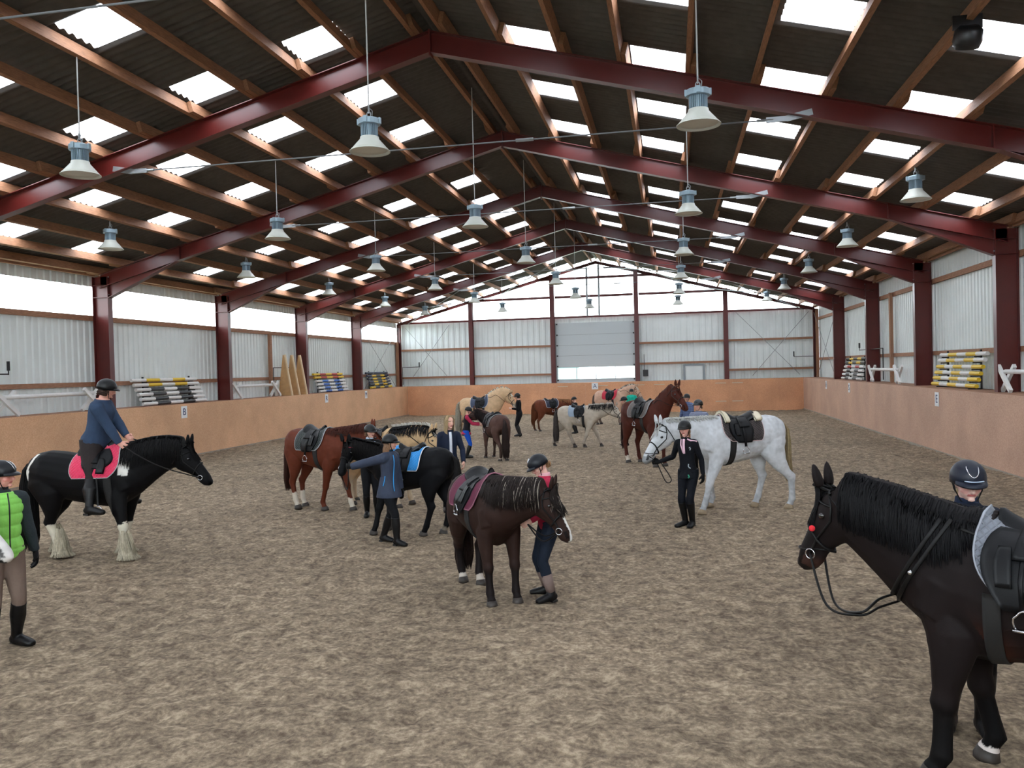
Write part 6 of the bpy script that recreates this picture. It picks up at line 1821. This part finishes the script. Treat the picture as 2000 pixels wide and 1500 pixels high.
rein_between(h6, 1, [handw(P9, 1) + V((-.10, 0, .08)), handw(P9, 1), handw(P9, 1) + V((.14, -.02, -.30)), handw(P9, 1) + V((.22, 0, -.26)), handw(P9, 1) + V((.05, 0, .02))])

# P10-P13 people partly hidden behind the horses
P10 = person('striped', 1.62, (4.56, 19.3), -110, 'person with a shiny black helmet and striped top behind the grey horse\'s neck', top=cloth('navy_white_stripes', (40, 48, 80), stripe=((170, 180, 200), 12, .6)), legs=BLK, boots='tall', head=(-25, 0), hair=((120, 80, 60), 'short'), voxel=.010, helmet_col=mat('glossy_black_helmet', srgb(20, 22, 26), .15))
P11 = person('stripedfar', 1.55, (4.42, 25.5), -120, 'person in a navy striped top behind the tall chestnut\'s head', top=cloth('navy_fine_stripes', (30, 40, 80), stripe=((130, 150, 190), 16, .6)), legs=BLK, boots='tall', head=(10, 0), voxel=.014, helmet_col=HM2)
P12 = person('teal', 1.52, (2.35, 33.8), -95, 'person in a teal top and dark helmet near the far wall', top=cloth('teal_top', (30, 175, 150)), legs=BLK, boots='tall', voxel=.015, helmet_col=HM2)
P13 = person('darkhelm', 1.50, (2.55, 25.6), 190, 'person with a black helmet in reddish breeches behind the tall chestnut\'s rump', top=cloth('dark_maroon_top', (50, 26, 30)), legs=cloth('red_brown_breeches', (110, 62, 58)), boots='ankle', voxel=.013, helmet_col=HM2, head=(0, -8), hands=((.3, .1, 1.0), (.3, -.1, 1.0)))
P15 = person('smallholder', 1.36, (.42, 30.5), 170, 'person in dark clothes behind the walking dun pony, feet showing under its belly', top=BLKJ, legs=BLK, boots='tall', voxel=.014, helmet_col=HM2, head=(0, -10))

# P14 girl behind the large bay
P14 = person('baygirl', 1.74, (5.84, 5.86), -100, 'person with a silver-piped navy helmet standing behind the large dark bay', feet=((.08, .06, 10), (.02, -.12, -15)), head=(8, -10), lean=2, hands=((.22, .20, 1.02), (.24, -.20, 1.05)), top=cloth('navy_quilted_jacket', (26, 30, 42)), legs=BLK, boots='tall', hair=((196, 170, 130), 'pony', .10), voxel=.0065,
    helmet_col=mat('navy_gloss_helmet', srgb(16, 22, 38), .42, spec=.35), collar=cloth('navy_collar', (34, 44, 66)), extras=('helmet_piping',), skin=(232, 190, 178), build=.97)
# breastplate straps and the slack reins of the large bay
def side_path(I, pts, s, off=.012):
    H = I['H']; P = []
    for x, z in pts:
        o_ = V((x * I['lx'], s * .5, z)) * H
        h = I['bv'].ray_cast(o_, V((0, -s, 0)), .5 * H)
        P.append((h[0] if h[0] is not None else V((x, 0, z)) * H) + V((0, s * off, 0)))
    return P
t = world_parent(thing('breastplate', 'black double neck strap in front of the saddle on the large dark bay', 'strap'), h13)
for s in (1, -1):
    for dx in (0, .035):
        a, b_ = V((.285 + dx, 0, .99)), V((.50 + dx * .3, 0, .63 + dx))
        P = side_path(h13, [(lerp(a.x, b_.x, q / 12), lerp(a.z, b_.z, q / 12)) for q in range(13)], s, .032)
        MB().tube(P, [(.006, .013)] * 13, 8, sides=(0, 1, 0)).build('strap', M_STRAP, t, True)
    a, b_ = V((.25, 0, .96)), V((.15, 0, .93))
    MB().tube(side_path(h13, [(lerp(a.x, b_.x, q / 5), lerp(a.z, b_.z, q / 5)) for q in range(6)], s, .02), .010, 6).build('strap', M_STRAP, t, True)
P = side_path(h13, [(.415, .785)], 1, .045)[0]
MB().ball(P, .016, 8).build('silver_ring', M_CHROME, t, True)
# slack reins looping down in front of the chest (world points)
ch = loc2w(h13, V((.50, .02, .66)) * h13['H'])
low = V((5.02, 5.15, .92))
for s, dz in ((1, 0), (-1, .05)):
    b_ = bitw(h13, s)
    rein_between(h13, s, [b_.lerp(low, .45) + V((-.03, 0, -.16)), low + V((0, 0, dz * .3)), low.lerp(ch, .5) + V((0, 0, -.02 + dz)), ch + V((0, 0, -.05 + dz))])
# reins of the horses held by people or left on the neck
for I in (h7, h8, h9, h10, h11, h4, h2):
    for s in (1, -1):
        try:
            r_ = neck_rein(I, s); rein_between(I, s, [V(p) for p in r_[1:]], r=.007)
        except Exception: pass
